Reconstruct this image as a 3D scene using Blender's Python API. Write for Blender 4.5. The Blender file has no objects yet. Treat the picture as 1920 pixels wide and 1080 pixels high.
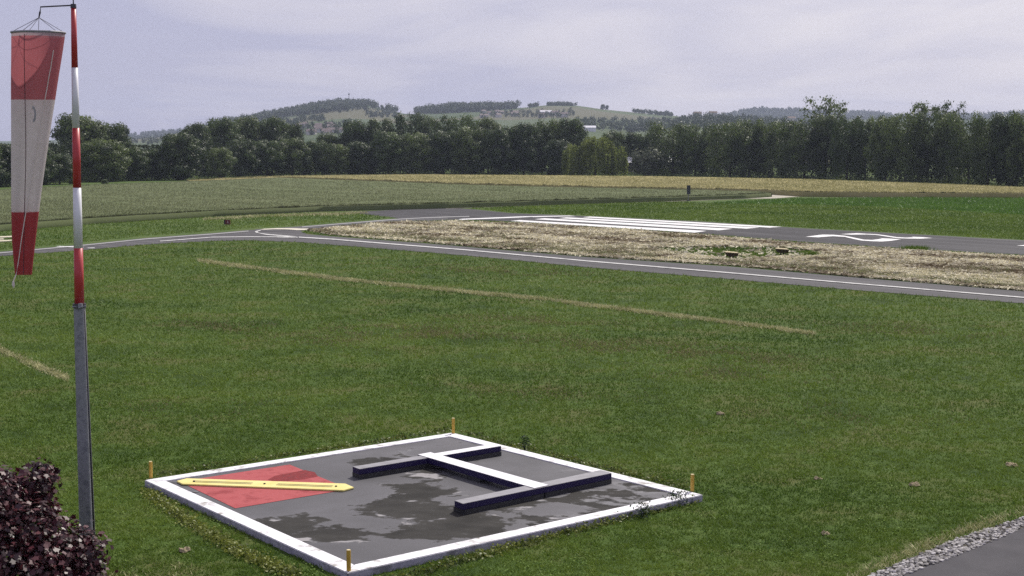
import bpy, bmesh, math, random
import numpy as np
from mathutils import Vector, Matrix, noise as mnoise
R = math.radians
SC = bpy.context.scene
COL = SC.collection

# ------------------------------------------------------------------ camera
CAM_H, FOC, HOR = 7.7, 2620.0, 278.0          # metres; focal length and horizon row in the 1920 px photograph
PITCH = math.atan((540 - HOR) / FOC)
cam = bpy.data.cameras.new('camera'); cam.sensor_width = 36; cam.lens = 36 * FOC / 1920
cam.clip_end = 20000
co = bpy.data.objects.new('camera', cam); COL.objects.link(co)
co.location = (0, 0, CAM_H); co.rotation_euler = (R(90) - PITCH, 0, 0)
SC.camera = co
# ------------------------------------------------------------------ sky, sun, exposure
SUN_EL, SUN_AZ = R(48), R(32)                  # azimuth to the right of the view direction (+y)
w = bpy.data.worlds.new('World'); SC.world = w; w.use_nodes = True
nt = w.node_tree; nt.nodes.clear()
def N(t, tree=None, **k):
    n = (tree or nt).nodes.new(t)
    for a, b in k.items(): setattr(n, a, b)
    return n
out = N('ShaderNodeOutputWorld'); bg = N('ShaderNodeBackground'); bg.inputs[1].default_value = 0.1
sky = N('ShaderNodeTexSky', sky_type='NISHITA', sun_disc=False); sky.sun_elevation = SUN_EL; sky.sun_rotation = SUN_AZ
sky.air_density = 1.0; sky.dust_density = 2.0; sky.altitude = 450
tc = N('ShaderNodeTexCoord'); sep = N('ShaderNodeSeparateXYZ'); nt.links.new(tc.outputs['Generated'], sep.inputs[0])
def M(op, a, b=None, c=None, tree=None):
    tree = tree or nt
    n = N('ShaderNodeMath', tree, operation=op)
    for i, v in enumerate((a, b, c)):
        if v is None: continue
        if isinstance(v, (int, float)): n.inputs[i].default_value = v
        else: tree.links.new(v, n.inputs[i])
    return n.outputs[0]
den = M('ADD', M('ABSOLUTE', sep.outputs[2]), 0.12)
cmb = N('ShaderNodeCombineXYZ')
nt.links.new(M('DIVIDE', sep.outputs[0], den), cmb.inputs[0]); nt.links.new(M('DIVIDE', sep.outputs[1], den), cmb.inputs[1])
no = N('ShaderNodeTexNoise'); no.inputs['Scale'].default_value = 0.9; no.inputs['Detail'].default_value = 7; no.inputs['Roughness'].default_value = .55
no.inputs['Distortion'].default_value = .6
nt.links.new(cmb.outputs[0], no.inputs['Vector'])
cr = N('ShaderNodeValToRGB'); dt = N('ShaderNodeVectorMath', operation='DOT_PRODUCT'); nt.links.new(tc.outputs['Generated'], dt.inputs[0])
dt.inputs[1].default_value = (math.sin(SUN_AZ) * math.cos(SUN_EL), math.cos(SUN_AZ) * math.cos(SUN_EL), math.sin(SUN_EL))
# thin cloud is brighter towards the hidden sun
nt.links.new(M('ADD', M('MULTIPLY', M('SUBTRACT', no.outputs[0], .5), 1.7), M('MULTIPLY', M('SUBTRACT', dt.outputs['Value'], .50), 3.2)), cr.inputs[0])
cr.color_ramp.elements[0].position = 0; cr.color_ramp.elements[0].color = (4.45, 4.3, 5.95, 1)
cr.color_ramp.elements[1].position = .75; cr.color_ramp.elements[1].color = (7.5, 6.95, 7.5, 1)
mx = N('ShaderNodeMix', data_type='RGBA'); mx.inputs[0].default_value = 0.86
nt.links.new(sky.outputs[0], mx.inputs[6]); nt.links.new(cr.outputs[0], mx.inputs[7])
nt.links.new(mx.outputs[2], bg.inputs[0]); nt.links.new(bg.outputs[0], out.inputs[0])
sl = bpy.data.lights.new('sun', 'SUN'); sl.energy = 4.0; sl.angle = R(1.5); sl.color = (1, .95, .87)
so = bpy.data.objects.new('sun', sl); COL.objects.link(so)
sd = Vector((math.sin(SUN_AZ) * math.cos(SUN_EL), math.cos(SUN_AZ) * math.cos(SUN_EL), math.sin(SUN_EL)))
so.rotation_euler = sd.to_track_quat('Z', 'Y').to_euler(); so.location = (0, 0, 60)
vs = SC.view_settings; vs.view_transform = 'Standard'; vs.look = 'None'; vs.exposure = 0.09; vs.gamma = 1
SC.render.engine = 'CYCLES'
cy = SC.cycles; cy.max_bounces = 6; cy.diffuse_bounces = 2; cy.glossy_bounces = 2; cy.transmission_bounces = 3
cy.transparent_max_bounces = 8; cy.volume_bounces = 0; cy.use_denoising = False

# ------------------------------------------------------------------ helpers
rng = np.random.default_rng(7); random.seed(7)
CP, SP = math.cos(PITCH), math.sin(PITCH)
def ray(u, v):
    a, b = (u - 960) / FOC, -(v - 540) / FOC
    return np.array([a, CP + b * SP, -SP + b * CP])
def P(u, v, z=0.0):                            # a photo pixel on the plane at height z
    d = ray(u, v); t = (z - CAM_H) / d[2]
    return (d[0] * t, d[1] * t, z)
def PY(u, v, y):                               # a photo pixel at forward distance y
    d = ray(u, v); t = y / d[1]
    return Vector((d[0] * t, y, CAM_H + d[2] * t))
def Parr(u, v, z=0.0):
    a, b = (u - 960) / FOC, -(v - 540) / FOC
    dz = -SP + b * CP; t = (z - CAM_H) / dz
    return np.stack([a * t, (CP + b * SP) * t, np.broadcast_to(z, t.shape).astype(float)], 1)
def link(o, parent=None):
    COL.objects.link(o)
    if parent is not None: o.parent = parent
    return o
def tag(o, label=None, cat=None, group=None, kind=None):
    if label: o['label'] = label
    if cat: o['category'] = cat
    if group: o['group'] = group
    if kind: o['kind'] = kind
    return o
def empty(name, loc=(0, 0, 0), label=None, cat=None, group=None):
    o = bpy.data.objects.new(name, None); o.location = loc; o.empty_display_size = .2; link(o)
    return tag(o, label, cat, group)
def obj(name, me, mat, parent=None, world=True):
    me.materials.clear()
    for m_ in (mat if isinstance(mat, (list, tuple)) else [mat]): me.materials.append(m_)
    o = bpy.data.objects.new(name, me); link(o, parent)
    if parent is not None and world:           # geometry was written in world coordinates
        o.matrix_parent_inverse = Matrix.Translation(parent.location).inverted()
    return o
def pyme(name, verts, faces, smooth=False):
    me = bpy.data.meshes.new(name); me.from_pydata([tuple(v) for v in verts], [], faces); me.update()
    if smooth: me.polygons.foreach_set('use_smooth', [True] * len(me.polygons))
    return me
def npme(name, V, k, tint=None, smooth=False):  # V: (n,k,3) loose polygons of k corners
    n = len(V); me = bpy.data.meshes.new(name)
    me.vertices.add(n * k); me.vertices.foreach_set('co', V.reshape(-1).astype(np.float32))
    me.loops.add(n * k); me.loops.foreach_set('vertex_index', np.arange(n * k, dtype=np.int32))
    me.polygons.add(n); me.polygons.foreach_set('loop_start', np.arange(0, n * k, k, dtype=np.int32))
    if tint is not None:
        a = me.attributes.new('tint', 'FLOAT', 'POINT'); a.data.foreach_set('value', np.repeat(tint, k).astype(np.float32))
    me.update(calc_edges=True)
    return me
class MB:
    def __init__(s): s.v, s.f = [], []
    def add(s, vs_, fs):
        o = len(s.v); s.v += [tuple(x) for x in vs_]; s.f += [tuple(i + o for i in f) for f in fs]; return s
    def prism(s, poly, z0, z1):                # poly: xy points
        n = len(poly)
        a = sum(poly[i][0] * poly[(i + 1) % n][1] - poly[(i + 1) % n][0] * poly[i][1] for i in range(n))
        if a < 0: poly = poly[::-1]
        vs_ = [(p[0], p[1], z0) for p in poly] + [(p[0], p[1], z1) for p in poly]
        return s.add(vs_, [tuple(range(n - 1, -1, -1)), tuple(range(n, 2 * n))] + [(i, (i + 1) % n, n + (i + 1) % n, n + i) for i in range(n)])
    def box(s, c, sz, rz=0.0):
        x, y, z = sz[0] / 2, sz[1] / 2, sz[2] / 2; cs, sn = math.cos(rz), math.sin(rz)
        p = [(c[0] + a * cs - b * sn, c[1] + a * sn + b * cs) for a, b in ((-x, -y), (x, -y), (x, y), (-x, y))]
        return s.prism(p, c[2] - z, c[2] + z)
    def tube(s, pts, r, n=10, caps=True, sq=1.0):
        pts = [Vector(p) for p in pts]; rs = r if isinstance(r, (list, tuple)) else [r] * len(pts)
        vs_, fs = [], []
        for i, p in enumerate(pts):
            t = (pts[min(i + 1, len(pts) - 1)] - pts[max(i - 1, 0)]).normalized()
            up = Vector((0, 0, 1)) if abs(t.z) < .9 else Vector((0, 1, 0))
            a = t.cross(up).normalized(); b = t.cross(a)
            for k in range(n):
                an = 2 * math.pi * k / n
                vs_.append(p + (a * math.cos(an) + b * math.sin(an)) * rs[i])
        for i in range(len(pts) - 1):
            for k in range(n):
                fs.append((i * n + k, i * n + (k + 1) % n, (i + 1) * n + (k + 1) % n, (i + 1) * n + k))
        if caps: fs += [tuple(range(n - 1, -1, -1)), tuple(range((len(pts) - 1) * n, len(pts) * n))]
        return s.add(vs_, fs)
    def build(s, name, mat, parent=None, bevel=0, smooth=False, world=True):
        me = pyme(name, s.v, s.f, smooth)
        bm = bmesh.new(); bm.from_mesh(me); bmesh.ops.recalc_face_normals(bm, faces=bm.faces)
        if bevel: bmesh.ops.bevel(bm, geom=list(bm.edges), offset=bevel, segments=2, affect='EDGES', clamp_overlap=True)
        bm.to_mesh(me); bm.free()
        return obj(name, me, mat, parent, world)
# ---- materials
def mat(name, base=(.5, .5, .5), rough=.8, spec=.3, var=None, scale=1.0, bump=0.0, bscale=20.0, detail=6, metal=0.0, coords='Object', stretch=None, along=None, pos=(.35, .65)):
    m = bpy.data.materials.new(name); m.use_nodes = True; t = m.node_tree; b = t.nodes['Principled BSDF']
    b.inputs['Base Color'].default_value = (*base, 1); b.inputs['Roughness'].default_value = rough
    b.inputs['Specular IOR Level'].default_value = spec; b.inputs['Metallic'].default_value = metal
    c = N('ShaderNodeTexCoord', t); vec = c.outputs[coords]
    if stretch:
        mp = N('ShaderNodeMapping', t); mp.inputs['Scale'].default_value = stretch[0]; mp.inputs['Rotation'].default_value = (0, 0, stretch[1])
        t.links.new(vec, mp.inputs[0]); vec = mp.outputs[0]
    if along is not None:                      # wear drawn out along a direction
        mp = N('ShaderNodeMapping', t, vector_type='TEXTURE'); mp.inputs['Scale'].default_value = (14, 1, 1); mp.inputs['Rotation'].default_value = (0, 0, along)
        t.links.new(vec, mp.inputs[0]); vec = mp.outputs[0]
    if var:
        n = N('ShaderNodeTexNoise', t); n.inputs['Scale'].default_value = scale; n.inputs['Detail'].default_value = detail
        n.inputs['Roughness'].default_value = .65
        t.links.new(vec, n.inputs['Vector'])
        r = N('ShaderNodeValToRGB', t); t.links.new(n.outputs[0], r.inputs[0])
        cols = [base] + list(var); e = r.color_ramp.elements
        while len(e) < len(cols): e.new(.5)
        for i, cc in enumerate(cols):
            e[i].position = pos[0] + (pos[1] - pos[0]) * i / (len(cols) - 1); e[i].color = (*cc, 1)
        t.links.new(r.outputs[0], b.inputs['Base Color'])
    if bump:
        n2 = N('ShaderNodeTexNoise', t); n2.inputs['Scale'].default_value = bscale; n2.inputs['Detail'].default_value = 5
        t.links.new(vec, n2.inputs['Vector'])
        bp = N('ShaderNodeBump', t); bp.inputs['Strength'].default_value = bump; bp.inputs['Distance'].default_value = .05
        t.links.new(n2.outputs[0], bp.inputs['Height']); t.links.new(bp.outputs[0], b.inputs['Normal'])
    return m
def leafmat(name, c0, c1, trans=.3, rough=.6, spec=.25, pscale=.15, objvar=.25):
    """blades and leaves: the tint attribute and a broad noise vary the colour, part of the light passes through"""
    m = bpy.data.materials.new(name); m.use_nodes = True; t = m.node_tree; b = t.nodes['Principled BSDF']; o = t.nodes['Material Output']
    at = N('ShaderNodeAttribute', t, attribute_name='tint'); c = N('ShaderNodeTexCoord', t)
    n = N('ShaderNodeTexNoise', t); n.inputs['Scale'].default_value = pscale; n.inputs['Detail'].default_value = 5
    t.links.new(c.outputs['Object'], n.inputs['Vector'])
    oi = N('ShaderNodeObjectInfo', t)
    f = M('ADD', M('MULTIPLY', M('SUBTRACT', n.outputs[0], .5, tree=t), 1.5, tree=t), at.outputs['Fac'], tree=t)
    f = M('ADD', f, M('MULTIPLY', M('SUBTRACT', oi.outputs['Random'], .5, tree=t), objvar, tree=t), tree=t)
    r = N('ShaderNodeValToRGB', t); t.links.new(f, r.inputs[0]); e = r.color_ramp.elements
    e[0].position = 0; e[0].color = (*c0, 1); e[1].position = 1; e[1].color = (*c1, 1)
    b.inputs['Roughness'].default_value = rough; b.inputs['Specular IOR Level'].default_value = spec
    t.links.new(r.outputs[0], b.inputs['Base Color'])
    if trans:
        tr = N('ShaderNodeBsdfTranslucent', t); t.links.new(r.outputs[0], tr.inputs[0])
        ms = N('ShaderNodeMixShader', t); ms.inputs[0].default_value = trans
        t.links.new(b.outputs[0], ms.inputs[1]); t.links.new(tr.outputs[0], ms.inputs[2]); t.links.new(ms.outputs[0], o.inputs[0])
    return m
def lerp_poly(pl, us):
    a = np.array(pl, float); return np.interp(us, a[:, 0], a[:, 1])
def strip_mesh(name, U, L, z, nu=80, nv=6, zf=None, skirt=None):
    """a sheet between two pixel polylines (upper U, lower L), laid at height z; zf adds relief; skirt drops the rim to that height"""
    u0, u1 = max(U[0][0], L[0][0]), min(U[-1][0], L[-1][0])
    us = np.linspace(u0, u1, nu + 1); a, b = lerp_poly(U, us), lerp_poly(L, us)
    V = []
    for j in range(nv + 1):
        for i in range(nu + 1):
            x, y, zz = P(us[i], a[i] + (b[i] - a[i]) * j / nv, z)
            V.append((x, y, zz + (zf(x, y, i / nu, j / nv) if zf else 0)))
    F = [(j * (nu + 1) + i, (j + 1) * (nu + 1) + i, (j + 1) * (nu + 1) + i + 1, j * (nu + 1) + i + 1) for j in range(nv) for i in range(nu)]
    if skirt is not None:
        rim = [i for i in range(nu + 1)] + [j * (nu + 1) + nu for j in range(1, nv + 1)] + [nv * (nu + 1) + i for i in range(nu - 1, -1, -1)] + [j * (nu + 1) for j in range(nv - 1, 0, -1)]
        o = len(V); V += [(V[i][0], V[i][1], skirt) for i in rim]; n = len(rim)
        F += [(rim[k], rim[(k + 1) % n], o + (k + 1) % n, o + k) for k in range(n)]
    return pyme(name, V, F, True)
def poly_mesh(name, px, z):
    vs_ = [P(u, v, z) for u, v in px]
    me = pyme(name, vs_, [tuple(range(len(vs_)))])
    bm = bmesh.new(); bm.from_mesh(me); bmesh.ops.triangulate(bm, faces=bm.faces); bmesh.ops.recalc_face_normals(bm, faces=bm.faces)
    if bm.faces and sum(f.normal.z for f in bm.faces) < 0: bmesh.ops.reverse_faces(bm, faces=bm.faces)
    bm.to_mesh(me); bm.free(); return me
def inside(poly, x, y):
    r = np.zeros(len(x), bool); n = len(poly)
    for i in range(n):
        (x0, y0), (x1, y1) = poly[i], poly[(i + 1) % n]
        c = ((y0 > y) != (y1 > y)) & (x < (x1 - x0) * (y - y0) / ((y1 - y0) or 1e-9) + x0); r ^= c
    return r
def blades(base, h, wd, lean=.5, tint=None, flat=False):
    """one pointed blade (a triangle) per base point, random heading and lean"""
    n = len(base); a = rng.uniform(0, 2 * np.pi, n); l = rng.normal(0, lean, (n, 2))
    side = np.stack([np.cos(a), np.sin(a), np.zeros(n)], 1) * (wd / 2)[:, None]
    tip = base + np.stack([l[:, 0] * h, l[:, 1] * h, h], 1)
    return np.stack([base - side, base + side, tip], 1)
def leaves(c, nrm, size, asp=.7):
    n = len(c); nrm = nrm / np.linalg.norm(nrm, axis=1)[:, None]
    r = rng.normal(size=(n, 3)); a = np.cross(nrm, r); a /= np.linalg.norm(a, axis=1)[:, None]; b = np.cross(nrm, a)
    a *= (size / 2)[:, None]; b *= (size / 2 * asp)[:, None]
    return np.stack([c - a, c - b * .9 + a * .1, c + a, c + b * .9 + a * .1], 1)
def rsphere(n):
    v = rng.normal(size=(n, 3)); return v / np.linalg.norm(v, axis=1)[:, None]

# ------------------------------------------------------------------ materials
G0, G1 = (.052, .112, .010), (.208, .290, .044)
m_lawn = mat('lawn_soil_and_grass', (.030, .056, .010), .9, .1, [(.058, .098, .016), (.090, .098, .030)], .35, .6, 9, 8)
m_farlawn = mat('distant_grass', (.055, .095, .020), .9, .1, [(.072, .115, .026), (.095, .122, .036)], .25, .8, 3, 9)
m_grass = leafmat('grass_blades', G0, G1, .25, .6, .18, .12, 0)
m_bright = leafmat('fresh_grass', (.060, .14, .012), (.13, .235, .030), .25, .5, .3, .1, 0)
m_asph = mat('worn_taxiway_asphalt', (.064, .062, .066), .85, .2, [(.080, .078, .081), (.108, .105, .107)], .9, .25, 40, 9, along=R(-46))
m_rwy = mat('dark_runway_asphalt', (.032, .031, .035), .85, .2, [(.046, .045, .049), (.084, .083, .086)], .6, .25, 40, 9, along=R(-51.5))
m_drive = mat('driveway_asphalt', (.05, .048, .054), .85, .25, [(.06, .058, .064), (.07, .067, .073)], 1.2, .3, 60, 9)
m_line = mat('white_road_paint', (.62, .62, .60), .7, .3, [(.78, .78, .77), (.5, .5, .48)], 2.5, .1, 30)
m_cream = mat('cream_road_paint', (.52, .49, .38), .7, .3, [(.66, .62, .50), (.44, .42, .34)], 1.5)
m_tline = mat('worn_taxiway_paint', (.42, .42, .40), .8, .2, [(.58, .58, .56), (.30, .30, .29)], 1.2, .1, 20)
m_pale = mat('pale_worn_edge', (.25, .25, .25), .85, .2, [(.33, .33, .32)], .8, .2, 20)
m_track = mat('pale_dirt_track', (.36, .33, .27), .95, .1, [(.48, .45, .38), (.28, .26, .19)], .2, .4, 6)
m_crop = mat('green_wheat_mass', (.105, .13, .055), .95, .1, [(.13, .15, .07)], .1, .6, 2)
m_cropb = leafmat('green_wheat_ears', (.150, .178, .080), (.285, .298, .160), .2, .7, .15, .03, 0)
m_barley = mat('ripening_barley_mass', (.24, .22, .09), .95, .1, [(.33, .29, .135)], .06, .6, 2)
m_barleyb = leafmat('ripening_barley_ears', (.26, .26, .10), (.50, .46, .24), .2, .7, .15, .025, 0)
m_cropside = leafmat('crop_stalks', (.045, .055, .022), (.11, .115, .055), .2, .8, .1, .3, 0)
m_hay = mat('mown_hay_layer', (.20, .185, .105), .95, .1, [(.34, .31, .20), (.13, .13, .06)], .5, .8, 4)
m_hayb = leafmat('mown_hay_strands', (.17, .125, .07), (.76, .71, .51), .15, .75, .2, .18, 0)
m_soil = mat('bare_soil', (.18, .145, .085), .95, .1, [(.36, .30, .20), (.12, .105, .05)], 9, .8, 25)
m_dry = leafmat('dry_grass_blades', (.28, .275, .12), (.58, .56, .30), .2, .6, .2, .5, 0)

# ------------------------------------------------------------------ ground, taxiways, runway
me = pyme('ground', [(-4300, -60, 0), (4300, -60, 0), (4300, 6200, 0), (-4300, 6200, 0)], [(0, 1, 2, 3)])
tag(obj('ground', me, m_lawn), kind='structure')
TAXI_U = [(-200, 491), (0, 472), (150, 459), (270, 446.5), (400, 437), (470, 431), (520, 430), (562, 431.5), (570, 438.5), (620, 443), (800, 456.5), (1100, 482), (1365, 499.5), (1600, 520), (1920, 546.5), (2150, 567)]
TAXI_L = [(-200, 500), (0, 480), (150, 469.5), (270, 458.5), (400, 451.5), (470, 450.5), (560, 454), (700, 465), (880, 479.5), (1100, 501), (1365, 523), (1600, 543.5), (1920, 569), (2150, 589)]
tag(obj('taxiway', strip_mesh('taxiway', TAXI_U, TAXI_L, .02, 200, 3), m_asph), kind='structure')
far = [(-200, 485), (0, 470), (150, 457), (270, 444), (400, 434), (480, 428), (560, 424), (640, 417), (740, 407.5), (700, 403.5), (660, 399), (640, 397), (640, 392), (820, 390), (1000, 385), (1280, 377), (1330, 380), (1500, 383), (1920, 403), (2150, 414), (2150, 470), (1920, 451), (1500, 428.5), (1320, 416.5), (1074, 405), (960, 400.2), (880, 392), (850, 391), (750, 393.5), (660, 398)]
# grass beyond the taxiways: a sheet of lighter, coarser grass under the later sheets
FL_U = [(-250, 400), (0, 346), (200, 338), (520, 329), (1200, 329), (1700, 340), (1920, 349), (2150, 360)]
FL_L = [(-250, 494), (0, 474), (150, 461), (270, 449), (400, 439), (470, 433), (520, 432), (620, 440), (800, 452), (1100, 477), (1365, 494), (1600, 515), (1920, 541), (2150, 561)]
tag(obj('airfield_grass', strip_mesh('airfield_grass', FL_U, FL_L, .012, 120, 20), m_farlawn), kind='structure')
m_br = mat('fresh_green_field', (.055, .12, .012), .9, .1, [(.080, .155, .020)], .12, .6, 2)
BG_U = [(1330, 380.5), (1480, 373), (1700, 371), (1920, 370.5), (2150, 371)]; BG_L = [(1330, 381.2), (1500, 383.5), (1650, 388), (1920, 403), (2150, 414)]
tag(obj('green_meadow', strip_mesh('green_meadow', BG_U, BG_L, .02, 60, 4), m_br), kind='structure')
RW_U = [(640, 398.6), (662, 397.2), (700, 395.4), (760, 392.4), (850, 389.8), (880, 391.6), (960, 399.8), (1074, 404), (1320, 415.6), (1500, 427.6), (1700, 438.5), (1920, 450.5), (2150, 463.5)]
RW_L = [(640, 399), (662, 399.2), (700, 403.4), (745, 408.4), (752, 416), (840, 413.4), (880, 412), (962, 415.4), (1000, 417.6), (1200, 430.6), (1320, 438.5), (1500, 453.3), (1700, 466), (1920, 478.5), (2150, 491)]
tag(obj('runway', strip_mesh('runway', RW_U, RW_L, .03, 200, 4), m_rwy), kind='structure')
BR_U = [(478, 430), (560, 424.6), (640, 418), (740, 410), (790, 407.2), (840, 404)]; BR_L = [(478, 433.5), (560, 432.6), (600, 429.5), (640, 425.6), (740, 417.4), (790, 415), (840, 413.6)]
tag(obj('taxiway_branch', strip_mesh('taxiway_branch', BR_U, BR_L, .038, 60, 2), m_asph), kind='structure')
TR_U = [(836, 389.2), (1000, 383.2), (1160, 378), (1270, 375), (1400, 369), (1446, 365.4), (1490, 364.8), (1515, 367)]
TR_L = [(836, 391), (1000, 385.3), (1160, 380.3), (1270, 377.4), (1400, 372.4), (1450, 372), (1490, 369.2), (1515, 367.8)]
tag(obj('dirt_track', strip_mesh('dirt_track', TR_U, TR_L, .036, 80, 2), m_track), kind='structure')
# painted markings
def stroke(px, wpx, z=.045):                   # a painted line of given pixel thickness along a pixel polyline
    us = px; up = [(u, v - wpx / 2) for u, v in us]; dn = [(u, v + wpx / 2) for u, v in us]
    return up + dn[::-1]
def mark(name, polys, m_, z):
    V, F = [], []
    for pl in polys:
        me_ = poly_mesh('t', pl, z); o = len(V); V += [tuple(v.co) for v in me_.vertices]; F += [tuple(i + o for i in p.vertices) for p in me_.polygons]
        bpy.data.meshes.remove(me_)
    return tag(obj(name, pyme(name, V, F), m_), kind='structure')
CL = [(560, 444.5), (620, 448), (700, 454.5), (870, 468), (1100, 489), (1365, 511), (1600, 531), (1920, 557.5), (2150, 577)]
mark('taxiway_centre_line', [stroke(CL, 1.8),
     stroke([(300, 452), (400, 444.5), (470, 443.8), (520, 444)], 1.2) , stroke([(520, 444), (558, 444.8)], 1.8),
     [(480.5, 436.2), (478, 435), (478, 433.6), (482, 432.2), (490, 431), (488, 432.6), (483.5, 433.9), (483, 435), (486, 436.6), (500, 438.4), (530, 440.8), (556, 443.2), (556, 445), (528, 442.6), (498, 440)],
     ], m_tline, .052)
mark('faded_turn_line', [[(488, 430.6), (495, 428.9), (520, 427.7), (548, 427.6), (565, 428.4), (583, 428.6), (572, 431.2), (556, 431.4), (540, 430), (515, 429.7)]], m_cream, .056)
mark('taxiway_edge_line', [stroke([(566, 425.6), (640, 419.4), (740, 411.4), (790, 408.6), (838, 406.8), (880, 405.8)], 1.5)], m_pale, .058)
mark('taxiway_edge_band', [stroke([(-100, 483), (0, 474.2), (80, 466.8), (150, 460.4), (270, 448.2), (400, 438.6), (466, 433.2)], 1.8)], m_pale, .05)
mark('holding_line', [[(104, 462), (112, 461.2), (158, 463), (150, 464.2)], [(163, 464.6), (177, 464.2), (178, 465.2), (166, 465.4)]], m_line, .062)
mark('threshold_bar', [[(853, 412.6), (866, 410.2), (972, 405.9), (1000, 406.6), (950, 408.8)], [(972, 405.6), (1068, 404.2), (1080, 405.2), (1000, 406.9)]], m_line, .048)
S = [((956.5, 414.4), (974, 412.5), (1325, 433), (1302, 436.2)), ((1002, 411), (1021, 409.1), (1374, 429), (1348, 431.8)),
     ((1047, 409), (1063, 407.4), (1424, 426.6), (1400, 428.7)), ((1092, 407.4), (1106, 405.9), (1466, 425.2), (1443, 426.7))]
mark('threshold_stripes', S, m_line, .05)
k = 290 / 1920
Q = lambda pts: [(1490 + a * k, 425 + b * k) for a, b in pts]
mark('runway_number', [Q([(133, 124), (345, 98), (480, 100), (620, 112), (720, 132), (860, 160), (960, 164), (1085, 150), (1045, 142), (1180, 148), (1322, 157), (1190, 176), (1080, 184), (950, 180), (830, 172), (730, 152), (620, 126), (470, 118), (290, 132)]),
     Q([(562, 92), (770, 80), (900, 88), (1010, 93), (1130, 108), (1270, 130), (1380, 136), (1480, 132), (1450, 124), (1590, 130), (1715, 141), (1560, 149), (1400, 147), (1270, 142), (1140, 122), (1010, 102), (900, 97), (700, 99)])], m_line, .05)
mark('runway_centre_line', [[(1906, 460.4), (1924, 459), (2050, 465), (2040, 467)]], m_line, .05)

# ------------------------------------------------------------------ crops
CR_U = [(-150, 366), (0, 356), (150, 347), (300, 342), (450, 336), (520, 332.8), (640, 337.6), (760, 342), (880, 346.6), (1000, 350), (1150, 353), (1300, 356), (1420, 359), (1446, 361.8)]
CR_L = [(-150, 436), (0, 422), (170, 409.5), (400, 396), (520, 391), (600, 387.5), (840, 382), (1000, 377), (1250, 370), (1400, 365), (1446, 362.4)]
BA_U = [(350, 337.2), (480, 331.2), (560, 329.2), (760, 327), (1000, 328.6), (1235, 330.8), (1500, 335.6), (1700, 342.5), (1920, 351), (2150, 360)]
BA_L = [(350, 338), (520, 332.2), (640, 336.2), (880, 345.2), (1150, 351.6), (1300, 354.4), (1450, 357.5), (1500, 360.4), (1700, 362.4), (1920, 363.4), (2150, 364.4)]
def wob(a, s): return lambda x, y, s_, t_: a * mnoise.noise(Vector((x * s, y * s, 0)))
tag(obj('wheat_field', strip_mesh('wheat_field', CR_U, CR_L, .62, 240, 24, wob(.06, .2), 0), m_crop), kind='stuff')
tag(obj('barley_field', strip_mesh('barley_field', BA_U, BA_L, .72, 240, 10, wob(.06, .2), 0), m_barley), kind='stuff')
TRAM = [((-150, 392), (40, 405), (130, 411)), ((190, 378), (250, 384), (400, 395)), ((330, 370), (420, 375), (560, 382)), ((430, 351), (520, 356), (660, 360)), ((640, 381), (760, 378), (900, 381)), ((0, 372), (160, 369), (260, 372)), ((960, 359), (1100, 361), (1250, 364)), ((700, 352), (800, 356), (960, 362))]
def crop_blades(name, U, L, n, z, h, wd, m_, edge_n, tram=()):
    u = rng.uniform(U[0][0], U[-1][0], n); a, b = lerp_poly(U, u), lerp_poly(L, u)
    ok = rng.uniform(0, 1, n) < (b - a) / (b - a).max(); u, a, b = u[ok], a[ok], b[ok]
    v = a + (b - a) * rng.uniform(0, 1, len(u))
    for pl in tram:
        t = np.array(pl, float); m2 = (u > t[0, 0]) & (u < t[-1, 0]) & (np.abs(v - np.interp(u, t[:, 0], t[:, 1])) < .55)
        u, v = u[~m2], v[~m2]
    p = Parr(u, v, z); d = p[:, 1]
    V = blades(p, h * rng.uniform(.6, 1.2, len(p)), d * wd, .35); T = rng.uniform(.32, .68, len(p))
    o = tag(obj(name, npme(name, V, 3, T), m_), kind='stuff')
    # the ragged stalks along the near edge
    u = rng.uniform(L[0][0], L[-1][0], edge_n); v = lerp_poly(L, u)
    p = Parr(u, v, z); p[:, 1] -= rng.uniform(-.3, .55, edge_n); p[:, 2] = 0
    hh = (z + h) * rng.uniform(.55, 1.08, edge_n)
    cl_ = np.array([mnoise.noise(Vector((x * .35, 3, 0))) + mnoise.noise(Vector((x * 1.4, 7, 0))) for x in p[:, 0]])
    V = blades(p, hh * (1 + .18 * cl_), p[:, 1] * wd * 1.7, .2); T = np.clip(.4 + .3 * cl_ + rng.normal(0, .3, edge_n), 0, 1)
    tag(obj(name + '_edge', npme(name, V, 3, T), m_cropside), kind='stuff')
crop_blades('wheat_ears', CR_U, CR_L, 150000, .56, .22, .00055, m_cropb, 46000, TRAM)
crop_blades('barley_ears', BA_U, BA_L, 90000, .66, .24, .0006, m_barleyb, 36000)

# ------------------------------------------------------------------ mown hay between the taxiway and the runway
HAY_U = [(578, 432.4), (610, 428.5), (700, 419.5), (760, 416.8), (860, 416.4), (1000, 421.5), (1200, 434.5), (1320, 443), (1500, 458), (1700, 470.5), (1920, 483.5), (2150, 496.5)]
HAY_L = [(578, 433.2), (620, 439.5), (800, 452.5), (1100, 477.5), (1365, 494.5), (1600, 515.5), (1920, 541.5), (2150, 562)]
def hayz(x, y, s_, t_):
    e = min(1, 6 * t_, 6 * (1 - t_))
    n = mnoise.noise(Vector((x * .35, y * .35, 3))) * .5 + mnoise.noise(Vector((x * .9, y * .9, 9))) * .5
    return e * (.04 + .12 * max(0, n + .15))
GREEN_PATCH = [(1210, 466), (1340, 463), (1440, 463), (1500, 468), (1545, 474), (1530, 482), (1440, 484), (1380, 489), (1330, 484), (1260, 474)]
hm_ = obj('mown_hay', strip_mesh('mown_hay', HAY_U, HAY_L, .03, 420, 40, hayz), [m_hay, m_farlawn]); tag(hm_, kind='stuff')
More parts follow.
